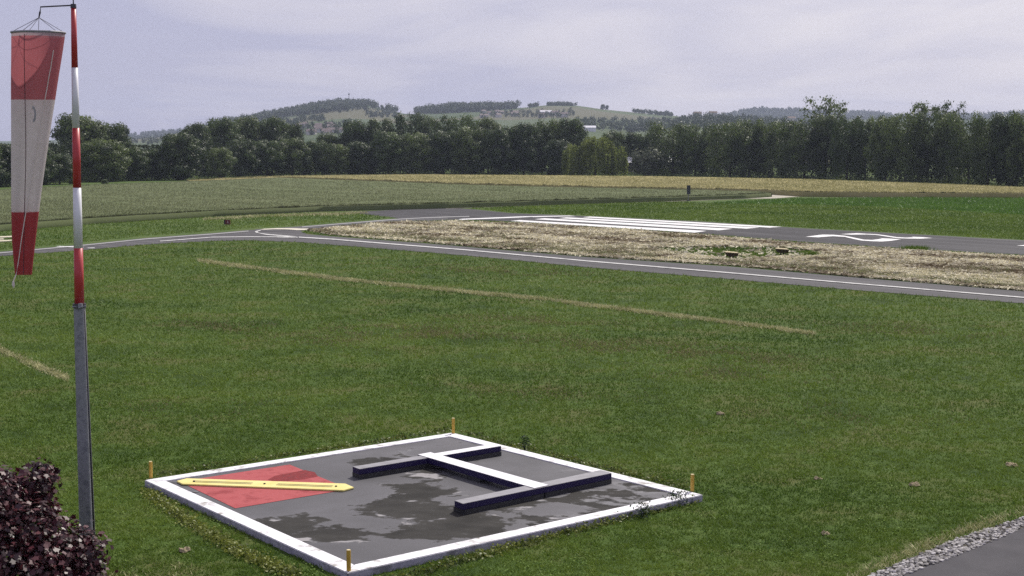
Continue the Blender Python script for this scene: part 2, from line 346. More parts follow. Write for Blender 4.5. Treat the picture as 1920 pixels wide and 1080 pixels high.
fu, fv = np.meshgrid((np.arange(420) + .5) / 420, (np.arange(40) + .5) / 40); fu = (578 + fu * (2150 - 578)).ravel(); a, b = lerp_poly(HAY_U, fu), lerp_poly(HAY_L, fu)
vu, vv_ = np.meshgrid(np.arange(421) / 420, np.arange(41) / 40); vu = (578 + vu * 1572).ravel(); va, vb_ = lerp_poly(HAY_U, vu), lerp_poly(HAY_L, vu)
for i_ in np.where(inside(GREEN_PATCH, vu, va + (vb_ - va) * vv_.ravel()))[0]: hm_.data.vertices[int(i_)].co.z = .035
hm_.data.polygons.foreach_set('material_index', inside(GREEN_PATCH, fu, a + (b - a) * fv.ravel()).astype(np.int32))
n = 210000
u = rng.uniform(578, 2150, n); a, b = lerp_poly(HAY_U, u), lerp_poly(HAY_L, u)
ok = rng.uniform(0, 1, n) < (b - a) / 66; u, a, b = u[ok], a[ok], b[ok]
t = rng.uniform(-.035, 1.05, len(u)); v = a + (b - a) * t
p = Parr(u, v, 0.05)
cl = np.array([mnoise.noise(Vector(((x - y) * .08, (x + y) * .22, 1))) + .8 * mnoise.noise(Vector(((x - y) * .45, (x + y) * .55, 5))) for x, y, _ in p])
hp = np.array([hayz(x, y, 0, tt) for (x, y, _), tt in zip(p, t)]); p[:, 2] = .03 + hp
gp = inside(GREEN_PATCH, u, v)
keep = (rng.uniform(0, 1, len(u)) < np.clip(.75 + cl, .25, 1)) & (~gp | (rng.uniform(0, 1, len(u)) < .06))
ph, ch = p[keep], cl[keep]
d = ph[:, 1]
ang = rng.uniform(0, 2 * np.pi, len(ph)); L_ = d * .0035 * rng.uniform(.5, 1.4, len(ph)); W_ = d * .0007 * rng.uniform(.6, 1.4, len(ph))
dx = np.stack([np.cos(ang) * L_ / 2, np.sin(ang) * L_ / 2, rng.normal(0, .10, len(ph)) * L_], 1)
sx = np.stack([-np.sin(ang) * W_ / 2, np.cos(ang) * W_ / 2, np.abs(rng.normal(0, .4, len(ph))) * W_], 1)
c0 = ph + np.array([0, 0, .03]) + np.stack([0 * d, 0 * d, rng.uniform(0, .07, len(ph))], 1)
V = np.stack([c0 - dx - sx, c0 + dx - sx, c0 + dx + sx, c0 - dx + sx], 1)
T = np.clip(.64 + 1.0 * ch + rng.normal(0, .22, len(ph)), 0, 1)
tag(obj('hay_strands', npme('hay_strands', V, 4, T), m_hayb), kind='stuff')

# green stems left standing in the hay
u = rng.uniform(578, 2150, 70000); a, b = lerp_poly(HAY_U, u), lerp_poly(HAY_L, u); ok = rng.uniform(0, 1, len(u)) < (b - a) / 66; u, a, b = u[ok], a[ok], b[ok]; t = rng.uniform(0, 1, len(u)) ** .55
p = Parr(u, a + (b - a) * t, .03); ok = (np.array([mnoise.noise(Vector((x * .12, y * .2, 6))) for x, y, _ in p]) + .9 * t ** 4 > .1) & ~inside(GREEN_PATCH, u, a + (b - a) * t); p, t = p[ok], t[ok]; p[:, 2] += .08
V = blades(p, p[:, 1] * .0016 * rng.uniform(.5, 1.2, len(p)), p[:, 1] * .0007, .5)
tag(obj('hay_stubble', npme('hay_stubble', V, 3, rng.uniform(0, 1, len(p))), leafmat('hay_stubble_blades', (.12, .14, .05), (.36, .37, .19), .2, .7, .15, .3, 0)), kind='stuff')

# ------------------------------------------------------------------ grass blades
PAD_PX = [(262, 902), (848, 805), (1330, 930), (652, 1088)]
DRIVE_EDGE = [(1560, 1116), (1633, 1079), (1780, 1016), (1919, 970), (2150, 890)]
def scatter(poly, n, hole=()):
    a = np.array(poly, float); u = rng.uniform(a[:, 0].min(), a[:, 0].max(), n); v = rng.uniform(a[:, 1].min(), a[:, 1].max(), n)
    ok = inside(poly, u, v)
    for h_ in hole: ok &= ~inside(h_, u, v)
    return u[ok], v[ok]
LAWN = [(q[0], q[1] + .5) for q in TAXI_L] + [(2150, 891), (1919, 971), (1780, 1017), (1633, 1080), (1540, 1130), (1500, 1240), (-200, 1240)]
u, v = scatter(LAWN, 900000, [PAD_PX])
p = Parr(u, v); d = p[:, 1]
pat = np.array([mnoise.noise(Vector((x * .22, y * .22, 0))) for x, y, _ in p]) ; pat2 = np.array([mnoise.noise(Vector((x * 1.3, y * 1.3, 4))) for x, y, _ in p])
pat3 = np.array([mnoise.noise(Vector((x * 3.6, y * 3.6, 8))) for x, y, _ in p])
ok = rng.uniform(0, 1, len(d)) < np.clip(.8 + .9 * pat3 + .35 * pat2, .2, 1); p, d, pat, pat2, pat3 = p[ok], d[ok], pat[ok], pat2[ok], pat3[ok]
h = (.026 + d * .00105) * rng.uniform(.5, 1.25, len(d)) * (1 + .35 * pat2 + .7 * pat3)
V = blades(p, h, d * .00062 * rng.uniform(.6, 1.5, len(d)), .65)
pat4 = np.array([mnoise.noise(Vector((x * .07, y * .33, 11))) for x, y, _ in p])
T = np.clip(.45 + .24 * pat + .32 * pat4 + .2 * pat2 + .3 * pat3 + rng.normal(0, .14, len(d)), 0, 1)
tag(obj('lawn_grass', npme('lawn_grass', V, 3, T), m_grass), kind='stuff')
# clover and broad leaves among the blades of the near lawn
u, v = scatter([(-150, 560), (2050, 600), (2100, 900), (1900, 975), (1640, 1075), (1500, 1200), (-150, 1200)], 90000, [PAD_PX]); p = Parr(u, v)
ok = np.array([mnoise.noise(Vector((x * .55, y * .55, 31))) + .6 * mnoise.noise(Vector((x * 2.2, y * 2.2, 12))) for x, y, _ in p]) > .12
p = p[ok]; n = len(p); p[:, 2] = rng.uniform(.025, .075, n)
tag(obj('lawn_clover', npme('lawn_clover', leaves(p, rng.normal(0, .35, (n, 3)) + np.array([0, -.1, 1]), rng.uniform(.022, .055, n) * (.6 + p[:, 1] / 60), .8), 4, rng.uniform(0, 1, n)), leafmat('clover_leaves', (.045, .100, .018), (.22, .31, .085), .3, .85, .06, .4, 0)), kind='stuff')
# coarser grass beyond the taxiway, and the fresh meadow on the right
A1 = [(-200, 486), (0, 469), (150, 456), (270, 443), (400, 433.5), (480, 427.5), (560, 423.6), (640, 417), (740, 408.6), (700, 404), (655, 399.5), (600, 400), (400, 407), (170, 420), (0, 431), (-200, 446)]
A2 = [(880, 391), (1000, 386.4), (1270, 378.5), (1330, 381.5), (1500, 384), (1650, 388.5), (1920, 403.5), (2150, 414.5), (2150, 463), (1920, 450), (1700, 438), (1500, 427), (1320, 415), (1074, 403.5), (960, 399.4)]
A3 = [(578, 432), (610, 427.5), (700, 418.5), (760, 415.5), (860, 413.5), (962, 416.5), (1200, 431.5), (1320, 439.5), (1500, 454.3), (1700, 467), (1920, 479.5), (2150, 492), (2150, 498), (1920, 484.5), (1700, 471.5), (1500, 459), (1320, 444), (1200, 435.5), (1000, 422.5), (860, 417.4), (760, 417.8), (700, 420.5), (610, 430)]
A4 = [(2150, 561), (1920, 541), (1600, 515), (1365, 494), (1100, 477), (800, 452), (620, 439), (572, 433), (566, 437), (620, 442), (800, 455.5), (1100, 481), (1365, 498.5), (1600, 519), (1920, 545.5), (2150, 566)]
us, vs2 = [], []
for poly, n in ((A1, 60000), (A2, 160000), (A3, 260000), (A4, 300000), (GREEN_PATCH, 45000)):
    a, b = scatter(poly, n); us.append(a); vs2.append(b)
u, v = np.concatenate(us), np.concatenate(vs2); p = Parr(u, v); d = p[:, 1]
pat = np.array([mnoise.noise(Vector((x * .1, y * .1, 2))) for x, y, _ in p])
gpm = inside(GREEN_PATCH, u, v); p[:, 2] += np.where(gpm, .035, 0)
V = blades(p, d * .0011 * rng.uniform(.5, 1.3, len(d)) * np.where(gpm, .45, 1), d * .0007, .6)
tag(obj('rough_grass', npme('rough_grass', V, 3, np.clip(.5 + .35 * pat + rng.normal(0, .15, len(d)), 0, 1)), m_grass), kind='stuff')
u, v = scatter([(a, b) for a, b in BG_U] + [(a, b) for a, b in BG_L[::-1]], 60000); p = Parr(u, v, .02); d = p[:, 1]
V = blades(p, d * .0013 * rng.uniform(.5, 1.3, len(d)), d * .0007, .6)
tag(obj('meadow_grass', npme('meadow_grass', V, 3, rng.uniform(.2, .8, len(d))), m_bright), kind='stuff')
# dry lines left across the lawn by an old marking
def dry_line(px, n, half):
    a = np.array(px, float); u = rng.uniform(a[0, 0], a[-1, 0], n); v = np.interp(u, a[:, 0], a[:, 1]) + rng.normal(0, half, n)
    wv = np.array([mnoise.noise(Vector((x * .015, 0, 7))) for x in u]); keep = rng.uniform(0, 1, n) < np.clip(.75 + wv, .2, 1)
    return u[keep], v[keep] + wv[keep] * 1.5
e = [dry_line([(372, 489), (430, 497), (540, 512), (700, 531), (870, 548), (1000, 560), (1120, 575), (1320, 600), (1425, 613), (1528, 627)], 21000, 1.5),
     dry_line([(-60, 630), (0, 657), (60, 684), (128, 711)], 4200, 3.2),
     dry_line([(380, 412), (470, 407), (560, 404), (640, 401.5), (690, 400)], 2600, 1.1),
     dry_line([(1540, 1125), (1620, 1076), (1700, 1040), (1800, 1000), (1925, 958)], 2600, 6),
     dry_line([(150, 1090), (230, 1085), (330, 1078), (400, 1092)], 700, 8)]
u, v = np.concatenate([x[0] for x in e]), np.concatenate([x[1] for x in e]); p = Parr(u, v); d = p[:, 1]
V = blades(p, (.045 + d * .0011) * rng.uniform(.6, 1.3, len(d)), d * .0008, .8)
tag(obj('dry_grass', npme('dry_grass', V, 3, rng.uniform(.1, .9, len(d))), m_dry), kind='stuff')

e = []
for uc, vc, su, sv, n in ((780, 622, 110, 9, 5200), (640, 640, 90, 7, 2200), (1150, 648, 110, 9, 4200), (1380, 668, 100, 8, 3000), (1010, 600, 120, 7, 2600), (1380, 700, 120, 10, 2600), (410, 612, 60, 7, 1500), (940, 508, 130, 6, 2600), (1700, 620, 120, 8, 2600), (400, 765, 110, 12, 2000), (1560, 780, 140, 14, 2200), (1000, 735, 110, 10, 1600)):
    u = rng.normal(uc, su, n); v = vc + (u - uc) * .05 + rng.normal(0, sv, n); q = Parr(u, v)
    k_ = np.array([mnoise.noise(Vector((x * .5, y * .5, 21))) for x, y, _ in q]) + rng.normal(0, .15, n) > -.02
    ok = k_ & ~inside(PAD_PX, u, v); e.append((u[ok], v[ok]))
u, v = np.concatenate([x[0] for x in e]), np.concatenate([x[1] for x in e]); p = Parr(u, v); d = p[:, 1]
V = blades(p, (.03 + d * .00085) * rng.uniform(.6, 1.2, len(d)), d * .0007, .8)
tag(obj('worn_grass', npme('worn_grass', V, 3, rng.uniform(0, 1, len(d))), leafmat('worn_grass_blades', (.14, .135, .052), (.26, .235, .115), .25, .7, .15, .5, 0)), kind='stuff')

# ------------------------------------------------------------------ driveway and its gravel edge
RE = [(1540, 1150), (1600, 1124), (1695, 1079.5), (1833, 1028), (1919, 990.5), (2150, 897)]
re = [P(a, b)[:2] for a, b in RE]
poly = re + [(22, 30), (20, 10), (4, 10)]
me = pyme('driveway', [(x, y, .016) for x, y in poly], [tuple(range(len(poly)))]); tag(obj('driveway', me, m_drive), kind='structure')
ge = [P(a, b)[:2] for a, b in DRIVE_EDGE]
me = pyme('gravel_bed', [(x, y, .010) for x, y in re + ge[::-1]], [tuple(range(len(re) + len(ge)))])
m_bed = mat('gravel_bed_soil', (.05, .045, .035), .95, .1, [(.13, .12, .10)], 14, .6, 40)
tag(obj('gravel_bed', me, m_bed), kind='structure')
ico = bmesh.new(); bmesh.ops.create_icosphere(ico, subdivisions=1, radius=1); iv = np.array([v_.co[:] for v_ in ico.verts]); fi = np.array([[v_.index for v_ in f.verts] for f in ico.faces]); ico.free()
Vp, Tp = [], []
gp_ = [q for q in DRIVE_EDGE] + RE[::-1]
u, v = scatter(gp_, 30000); p = Parr(u, v, .01)
sel = rng.permutation(len(p))[:2300]
for q in p[sel]:
    s_ = rng.uniform(.014, .042) ; sc = np.array([rng.uniform(.8, 1.5), rng.uniform(.8, 1.3), rng.uniform(.5, .9)]) * s_
    vv = iv * (1 + rng.normal(0, .14, (len(iv), 1))) * sc; an = rng.uniform(0, 6.28); c_, s2 = math.cos(an), math.sin(an)
    vv = np.stack([vv[:, 0] * c_ - vv[:, 1] * s2, vv[:, 0] * s2 + vv[:, 1] * c_, vv[:, 2]], 1) + q + np.array([0, 0, s_ * .35])
    Vp.append(vv[fi]); Tp.append(np.full(len(fi), rng.uniform(0, 1)))
m_peb = leafmat('pale_pebbles', (.08, .075, .07), (.54, .52, .50), 0, .8, .3, 6, 0)
tag(obj('gravel', npme('gravel', np.concatenate(Vp), 3, np.concatenate(Tp)), m_peb), kind='stuff')

# ------------------------------------------------------------------ the signal square
KT, PS = .15, .13                             # kerb top, paved surface
cor = [np.array(P(a, b, KT)[:2]) for a, b in ((271, 900), (848, 811), (1318, 927.5), (652, 1074))]
ctr = sum(cor) / 4
def inset(d_):
    o_ = []
    for i in range(4):
        e1 = cor[(i + 1) % 4] - cor[i]; e0 = cor[i - 1] - cor[i]; e1 = e1 / np.linalg.norm(e1); e0 = e0 / np.linalg.norm(e0)
        o_.append(cor[i] + (e0 + e1) * d_)
    return o_
inn = inset(.36)
pad = empty('signal_square', (ctr[0], ctr[1], 0), 'square paved signal pad with white kerb, wet grey surface and red panel', 'signal pad')
m_kerb = mat('chipped_white_kerb_paint', (.80, .80, .82), .6, .4, [(.83, .83, .84), (.78, .78, .80), (.26, .24, .20)], 3.6, .3, 18, 10, pos=(.2, .69))
m_kside = mat('kerb_side_shade', (.30, .28, .36), .85, .2, [(.40, .38, .46), (.2, .19, .22)], 2.0, .4, 14)  # lavender shade of the kerb's upright faces is put into their colour
for i in range(4):
    j = (i + 1) % 4; kb = MB().prism([cor[i], cor[j], inn[j], inn[i]], -.05, KT).build('kerb', [m_kerb, m_kside], pad, .012)
    for f in kb.data.polygons: f.material_index = 0 if f.normal.z > .3 else 1
# surface: painted grey slab where damp films and bare dark patches show
m_slab = bpy.data.materials.new('damp_grey_slab'); m_slab.use_nodes = True; t_ = m_slab.node_tree; b_ = t_.nodes['Principled BSDF']
c_ = N('ShaderNodeTexCoord', t_); mp = N('ShaderNodeMapping', t_); mp.inputs['Rotation'].default_value = (0, 0, R(-20)); mp.inputs['Scale'].default_value = (.42, .62, 1); mp.inputs['Location'].default_value = (2.3, 0.4, 0)
t_.links.new(c_.outputs['Object'], mp.inputs[0])
n1 = N('ShaderNodeTexNoise', t_); n1.inputs['Scale'].default_value = .75; n1.inputs['Detail'].default_value = 9; n1.inputs['Roughness'].default_value = .62; n1.inputs['Distortion'].default_value = .5
t_.links.new(mp.outputs[0], n1.inputs['Vector'])
# dark patches gather towards the near corner and around the foot of the H
sx_ = N('ShaderNodeSeparateXYZ', t_); t_.links.new(c_.outputs['Object'], sx_.inputs[0])
def blob(x, y, r_):
    a_ = M('SUBTRACT', sx_.outputs[0], float(x), tree=t_); b2 = M('SUBTRACT', sx_.outputs[1], float(y), tree=t_)
    d_ = M('SQRT', M('ADD', M('MULTIPLY', a_, a_, tree=t_), M('MULTIPLY', b2, b2, tree=t_), tree=t_), tree=t_)
    return M('MAXIMUM', M('SUBTRACT', 1.0, M('DIVIDE', d_, r_, tree=t_), tree=t_), 0.0, tree=t_)
bl = None
for (a, b), r_ in (((800, 895), 1.7), ((640, 1010), 2.0), ((760, 1000), 1.8), ((900, 985), 1.8), ((750, 960), 1.6), ((690, 865), .9), ((560, 985), 1.1), ((960, 945), 1.0)):
    q = P(a, b, PS); s_ = blob(q[0] - ctr[0], q[1] - ctr[1], r_); bl = s_ if bl is None else M('MAXIMUM', bl, s_, tree=t_)
n3 = N('ShaderNodeTexNoise', t_); n3.inputs['Scale'].default_value = 3.4; n3.inputs['Detail'].default_value = 10; n3.inputs['Roughness'].default_value = .7; t_.links.new(mp.outputs[0], n3.inputs['Vector'])
mask = M('ADD', M('ADD', n1.outputs[0], M('MULTIPLY', M('SUBTRACT', n3.outputs[0], .5, tree=t_), .34, tree=t_), tree=t_), M('MULTIPLY', bl, .17, tree=t_), tree=t_)
r1 = N('ShaderNodeValToRGB', t_); t_.links.new(mask, r1.inputs[0]); e = r1.color_ramp.elements
e[0].position = .585; e[0].color = (0, 0, 0, 1); e[1].position = .61; e[1].color = (1, 1, 1, 1)
n2 = N('ShaderNodeTexNoise', t_); n2.inputs['Scale'].default_value = 3.2; n2.inputs['Detail'].default_value = 8; t_.links.new(mp.outputs[0], n2.inputs['Vector'])
dk = N('ShaderNodeValToRGB', t_); t_.links.new(n2.outputs[0], dk.inputs[0]); e = dk.color_ramp.elements
e[0].position = .35; e[0].color = (.020, .019, .017, 1); e[1].position = .60; e[1].color = (.040, .038, .034, 1)
e2 = e.new(.62); e2.color = (.10, .10, .105, 1); e3 = e.new(.655); e3.color = (.30, .29, .29, 1)
lt = N('ShaderNodeValToRGB', t_); t_.links.new(n1.outputs[0], lt.inputs[0]); e = lt.color_ramp.elements
e[0].position = .34; e[0].color = (.078, .077, .081, 1); e[1].position = .57; e[1].color = (.112, .110, .117, 1); e4 = e.new(.63); e4.color = (.19, .188, .195, 1)
mm = N('ShaderNodeMix', t_, data_type='RGBA'); t_.links.new(r1.outputs[0], mm.inputs[0]); t_.links.new(lt.outputs[0], mm.inputs[6]); t_.links.new(dk.outputs[0], mm.inputs[7])
t_.links.new(mm.outputs[2], b_.inputs['Base Color'])
t_.links.new(M('ADD', M('MULTIPLY', r1.outputs[0], .3, tree=t_), .6, tree=t_), b_.inputs['Roughness']); b_.inputs['Specular IOR Level'].default_value = .22
bp = N('ShaderNodeBump', t_); bp.inputs['Strength'].default_value = .15; bp.inputs['Distance'].default_value = .02; t_.links.new(n2.outputs[0], bp.inputs['Height']); t_.links.new(bp.outputs[0], b_.inputs['Normal'])
def local(o, p0):                              # shift a world-coordinate mesh so its object origin sits at p0
    o.data.transform(Matrix.Translation(-Vector(p0))); o.location = Vector(p0) if o.parent is None else (0, 0, 0)
    if o.parent is not None: o.matrix_parent_inverse = Matrix.Identity(4)
    return o
sb = MB().prism([x + (ctr - x) * .002 for x in inset(.362)], 0, PS).build('paved_surface', m_slab, pad); local(sb, (ctr[0], ctr[1], 0))
m_red = mat('faded_red_paint', (.355, .076, .080), .8, .12, [(.40, .098, .10), (.27, .052, .055)], 1.6, .15, 20, 8)
MB().prism([P(a, b, PS + .006)[:2] for a, b in ((336, 903), (543, 871), (655, 917), (441, 953))], PS + .003, PS + .007).build('red_panel', m_red, pad)
m_stain = mat('damp_red_stain', (.15, .030, .032), .8, .1, [(.25, .040, .042)], 9, .2, 20)
MB().prism([P(a, b, PS)[:2] for a, b in ((502, 900), (515, 893), (545, 887), (572, 882), (590, 886), (596, 894), (570, 899), (540, 902.5), (512, 903))], PS + .008, PS + .0095).build('damp_stain', m_stain, pad)
# yellow bar lying across the red panel
m_yel = mat('yellow_paint', (.70, .60, .19), .55, .3, [(.78, .69, .28)], 3, .1, 30); m_blk = mat('black_steel', (.02, .02, .022), .5, .4, [(.035, .035, .035)], 8)
YB = PS + .045
yp = [P(a, b, YB) for a, b in ((331, 901.5), (350, 896.5), (648, 906.5), (664, 913.5), (644, 919), (342, 907))]
yc = sum(np.array(q) for q in yp) / 6
bar = empty('signal_bar', (yc[0], yc[1], PS + .007), 'long yellow pointed bar lying diagonally across the red panel', 'signal bar')
MB().prism([q[:2] for q in yp], PS + .010, YB).build('board', m_yel, bar, .008)
A_, B_ = np.array(yp[0][:2]), np.array(yp[3][:2]); ax = B_ - A_; Ln = np.linalg.norm(ax); ax /= Ln; pr = np.array([-ax[1], ax[0]])
mb = MB()
for f_ in (.1, .5, .9): mb2 = MB().tube([(*(A_ + ax * Ln * f_), YB - .002), (*(A_ + ax * Ln * f_), YB + .02)], .026, 8).build('bolt', m_blk, bar)
for s0, s1 in ((.1, .43), (.57, .88)):
    for off in (-.05, .05):
        q = A_ + ax * Ln * (s0 + s1) / 2 + pr * off
        MB().box((q[0], q[1], YB + .003), (Ln * (s1 - s0), .022, .005), math.atan2(ax[1], ax[0])).build('slot', m_blk, bar)
# the H shaped landing signal
HZ = PS + .24; HB = PS + .105
m_navy = mat('dark_navy_side', (.012, .007, .046), .6, .3, [(.020, .012, .065)], 4)  # dark navy for the sides, darker than the tops
m_wtop = mat('white_top_paint', (.82, .82, .84), .6, .4, [(.72, .72, .74), (.84, .84, .86)], 3, .1, 25)
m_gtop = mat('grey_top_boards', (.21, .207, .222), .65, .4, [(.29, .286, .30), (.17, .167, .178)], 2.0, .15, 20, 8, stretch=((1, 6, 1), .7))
def top(px, z=HZ): return [np.array(P(a, b, z)[:2]) for a, b in px]
arm1 = top(((661, 874.8), (674, 879.6), (940, 836), (925, 832)))
arm2 = top(((852, 938.5), (868, 944.5), (1147, 887), (1126, 881.2)))
cross = top(((783, 852), (807, 847.6), (1029.5, 909.2), (1002, 915.2)), HZ + .012)
hc = (sum(arm1) + sum(arm2)) / 8
hm = empty('landing_signal', (hc[0], hc[1], PS), 'large raised H shaped landing signal with dark sides on the pad', 'landing signal')
def shrink(pl, f_):
    c = sum(pl) / 4; return [c + (q - c) * (1 - f_ / max(.01, np.linalg.norm(q - c))) for q in pl]
def beam(name, pl, topm, z1, splits=None):
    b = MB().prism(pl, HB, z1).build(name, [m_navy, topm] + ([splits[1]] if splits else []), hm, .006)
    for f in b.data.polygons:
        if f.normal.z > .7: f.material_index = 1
    l_ = sum(pl) / 4
    # the recessed black plinth under the beam, shade of the gap put into its colour
    e = pl[2] - pl[1]; L2 = np.linalg.norm(e); MB().box((l_[0], l_[1], (PS + HB) / 2 - .001), (L2 - .05, .40 if name != 'crossbar' else .46, HB - PS), math.atan2(e[1], e[0])).build('shade_plinth', m_blk, b)
    return b
def split_beam(pl, f_):                        # pl: left-back, left-front, right-front, right-back
    m0 = pl[1] + (pl[2] - pl[1]) * f_; m1 = pl[0] + (pl[3] - pl[0]) * f_
    return [pl[0], pl[1], m0, m1], [m1, m0, pl[2], pl[3]]
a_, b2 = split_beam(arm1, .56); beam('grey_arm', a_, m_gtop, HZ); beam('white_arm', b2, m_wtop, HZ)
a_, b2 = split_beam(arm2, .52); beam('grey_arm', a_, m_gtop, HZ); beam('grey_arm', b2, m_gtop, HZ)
cb = beam('crossbar', [cross[0], cross[3], cross[2], cross[1]], m_wtop, HZ + .012)
# yellow corner stakes
m_stake = mat('ochre_stake_paint', (.50, .30, .045), .55, .4, [(.62, .40, .07)], 6)
stake_me = None
LB = ['yellow corner stake nearest the dark leaved shrub, on the pad', 'yellow corner stake at the far corner of the pad', 'yellow corner stake beside the grey end of the H', 'yellow corner stake at the corner of the pad nearest the camera']
for (a, b, tp), lb in zip(((283, 896, 864), (850, 812.5, 783), (1298, 921, 888), (654, 1070, 1029)), LB):
    q = P(a, b, KT); hh = (b - tp) * q[1] / FOC
    if stake_me is None:
        stake_me = MB().tube([(0, 0, 0), (0, 0, .36)], .042, 12).add([], []); stake_me = stake_me
        o = stake_me.build('stake', m_stake, None, .006); cap = MB().tube([(0, 0, .360), (0, 0, .372)], .036, 12).build('stake_cap', mat('pale_stake_cap', (.66, .55, .3), .6, .3), None)
        o.name = 'post'; s0, c0_ = o, cap
        r_ = empty('corner_stake', q); s0.parent = r_; c0_.parent = r_
    else:
        r_ = empty('corner_stake', q); s1 = s0.copy(); link(s1, r_); c1 = c0_.copy(); link(c1, r_)
    r_.scale = (1, 1, hh / .37); tag(r_, lb, 'stake', 'yellow stakes at the pad corners')

# weeds along the kerb
def weed_cloud(px, n, sp, hmin, hmax, size):
    a = np.array(px, float); t = rng.uniform(0, len(a) - 1, n); i = t.astype(int).clip(0, len(a) - 2); f = (t - i)[:, None]
    uv = a[i] * (1 - f) + a[i + 1] * f + rng.normal(0, 1, (n, 2)) * np.array(sp)
    p = Parr(uv[:, 0], uv[:, 1]); p[:, 2] = rng.uniform(hmin, hmax, n) * rng.uniform(0.1, 1, n)
    return p
m_weed = leafmat('weed_leaves', (.040, .068, .012), (.24, .27, .05), .3, .5, .35, 1.2, 0)
pts = [weed_cloud([(275, 925), (360, 985), (455, 1040), (560, 1085)], 3600, (7, 6), .03, .16, 0),
       weed_cloud([(720, 1095), (900, 1045), (1050, 1003), (1200, 966), (1310, 938)], 2600, (5, 3.5), .02, .16, 0),
       weed_cloud([(300, 890), (500, 860), (700, 830), (845, 806)], 1500, (6, 2), .02, .10, 0),
       weed_cloud([(870, 812), (1000, 846), (1150, 882), (1290, 916)], 1500, (5, 2.5), .02, .12, 0)]
p = np.concatenate(pts); nr = rng.normal(size=(len(p), 3)) + np.array([0, 0, .8])
tag(obj('kerb_weeds', npme('kerb_weeds', leaves(p, nr, rng.uniform(.03, .095, len(p))), 4, np.concatenate([rng.uniform(.35, 1.1, 3600), rng.uniform(0, .8, len(p) - 3600)])), m_weed), kind='stuff')
m_dweed = leafmat('dark_weed_leaves', (.012, .028, .012), (.04, .07, .025), .25, .5, .3, 2, 0)
for (a, b, hh, wd, n), lb in zip(((984, 847, .42, .16, 130), (1270, 947, .30, .34, 260), (1204, 973, .36, .22, 160)),
        ('tall dark weed rising behind the pad kerb beside the H', 'low dark leafy weed under the corner of the pad by the grey arm', 'upright dark weed against the near white kerb')):
    q = np.array(P(a, b)); c = q + rng.normal(0, 1, (n, 3)) * np.array([wd / 2.4, wd / 2.4, 0]) + np.array([0, 0, 1]) * rng.uniform(.02, hh, (n, 1)) ** 1.0
    r_ = empty('weed_plant', tuple(q), lb, 'weed')
    obj('foliage', npme('foliage', leaves(c, rng.normal(size=(n, 3)) + np.array([0, -.3, .6]), rng.uniform(.03, .085, n), .5), 4, rng.uniform(0, 1, n)), m_dweed, r_)
    mb = MB()
    for _ in range(5): mb.tube([q, q + np.array([rng.normal(0, wd / 4), rng.normal(0, wd / 4), hh * rng.uniform(.6, .95)])], [.008, .003], 5)
    mb.build('stem', m_dweed, r_)
# molehills and bare scrapes
for (a, b, wd, hh), lb in zip(((345, 1034, .40, .07), (1714, 911, .42, .06), (1897, 874, .55, .06), (1350, 777, .45, .06), (1533, 899, .34, .04), (1548, 1003, .30, .04)),
        ('small brown molehill in the lawn between shrub and pad', 'crumbly molehill in the open lawn right of the pad', 'pale flat earth mound at the right margin of the lawn', 'low brown earth mound in the lawn above the right corner stake', 'thin pale bare scrape in the lawn beyond the pad corner', 'small pale scrape in the lawn near the gravel edge')):
    q = P(a, b); V, F = [], []; nr_, ns = 10, 26
    for i in range(nr_ + 1):
        for k_ in range(ns):
            an = 2 * math.pi * k_ / ns; f_ = i / nr_; rr = wd * .30 * (1 - f_) * (1 + .55 * mnoise.noise(Vector((math.cos(an) * 1.5 + a, math.sin(an) * 1.5, f_ * 2))))
            V.append((rr * math.cos(an), rr * math.sin(an) * .9, hh * .6 * (1 - (1 - f_) ** 2) + .06 * mnoise.noise(Vector((rr * math.cos(an) * 16 + a, rr * math.sin(an) * 16, 3))) * (f_ > 0) - .01 * (f_ == 0)))
    F = [(i * ns + k_, i * ns + (k_ + 1) % ns, (i + 1) * ns + (k_ + 1) % ns, (i + 1) * ns + k_) for i in range(nr_) for k_ in range(ns)]
    o = obj('molehill', pyme('molehill', V, F, True), m_soil); o.location = (q[0], q[1], .03); tag(o, lb, 'molehill')

# ------------------------------------------------------------------ windsock mast
D = 25.3
m_mred = mat('mast_red_paint', (.42, .030, .035), .4, .5, [(.48, .045, .05)], 5); m_mwhite = mat('mast_white_paint', (.70, .70, .74), .4, .5, [(.76, .76, .78)], 4)
m_galv = mat('galvanised_steel', (.20, .205, .23), .55, .5, [(.28, .285, .31), (.16, .165, .19)], 7, .1, 60, 8, metal=.35); m_dkst = mat('dark_steel', (.04, .04, .05), .5, .5, [(.06, .06, .07)], 6)
base = PY(166.5, 1080, D); base.z = 0
mast = empty('windsock_mast', tuple(base), 'tall mast with red and white bands above a grey steel post', 'mast')
def cx(v): return float(np.interp(v, [0, 575, 980, 1090], [137.5, 149, 163.5, 167.5]))
p0, p1 = Vector((base.x, D, 0)), PY(cx(572), 572, D)
def sqpost(a, b, wa, wb, ch):
    V = []
    for c, wv in ((a, wa), (b, wb)):
        h_, k_ = wv / 2, wv / 2 - ch
        for x, y in ((-k_, -h_), (k_, -h_), (h_, -k_), (h_, k_), (k_, h_), (-k_, h_), (-h_, k_), (-h_, -k_)): V.append((c[0] + x, c[1] + y, c[2]))
    return MB().add(V, [tuple(range(7, -1, -1)), tuple(range(8, 16))] + [(i, (i + 1) % 8, 8 + (i + 1) % 8, 8 + i) for i in range(8)])
sqpost(p0, p1, .245, .175, .022).build('post', m_galv, mast)
MB().tube([(p0.x + .13, D - .01, .0), (p1.x + .092, D - .01, p1.z - .1)], [.022, .018], 8, True).build('side_tube', m_dkst, mast, smooth=True)  # thin dark tubes along both sides of the post
MB().tube([(p0.x - .128, D + .02, .0), (p1.x - .09, D + .02, p1.z - .1)], .013, 6).build('side_tube', m_dkst, mast)
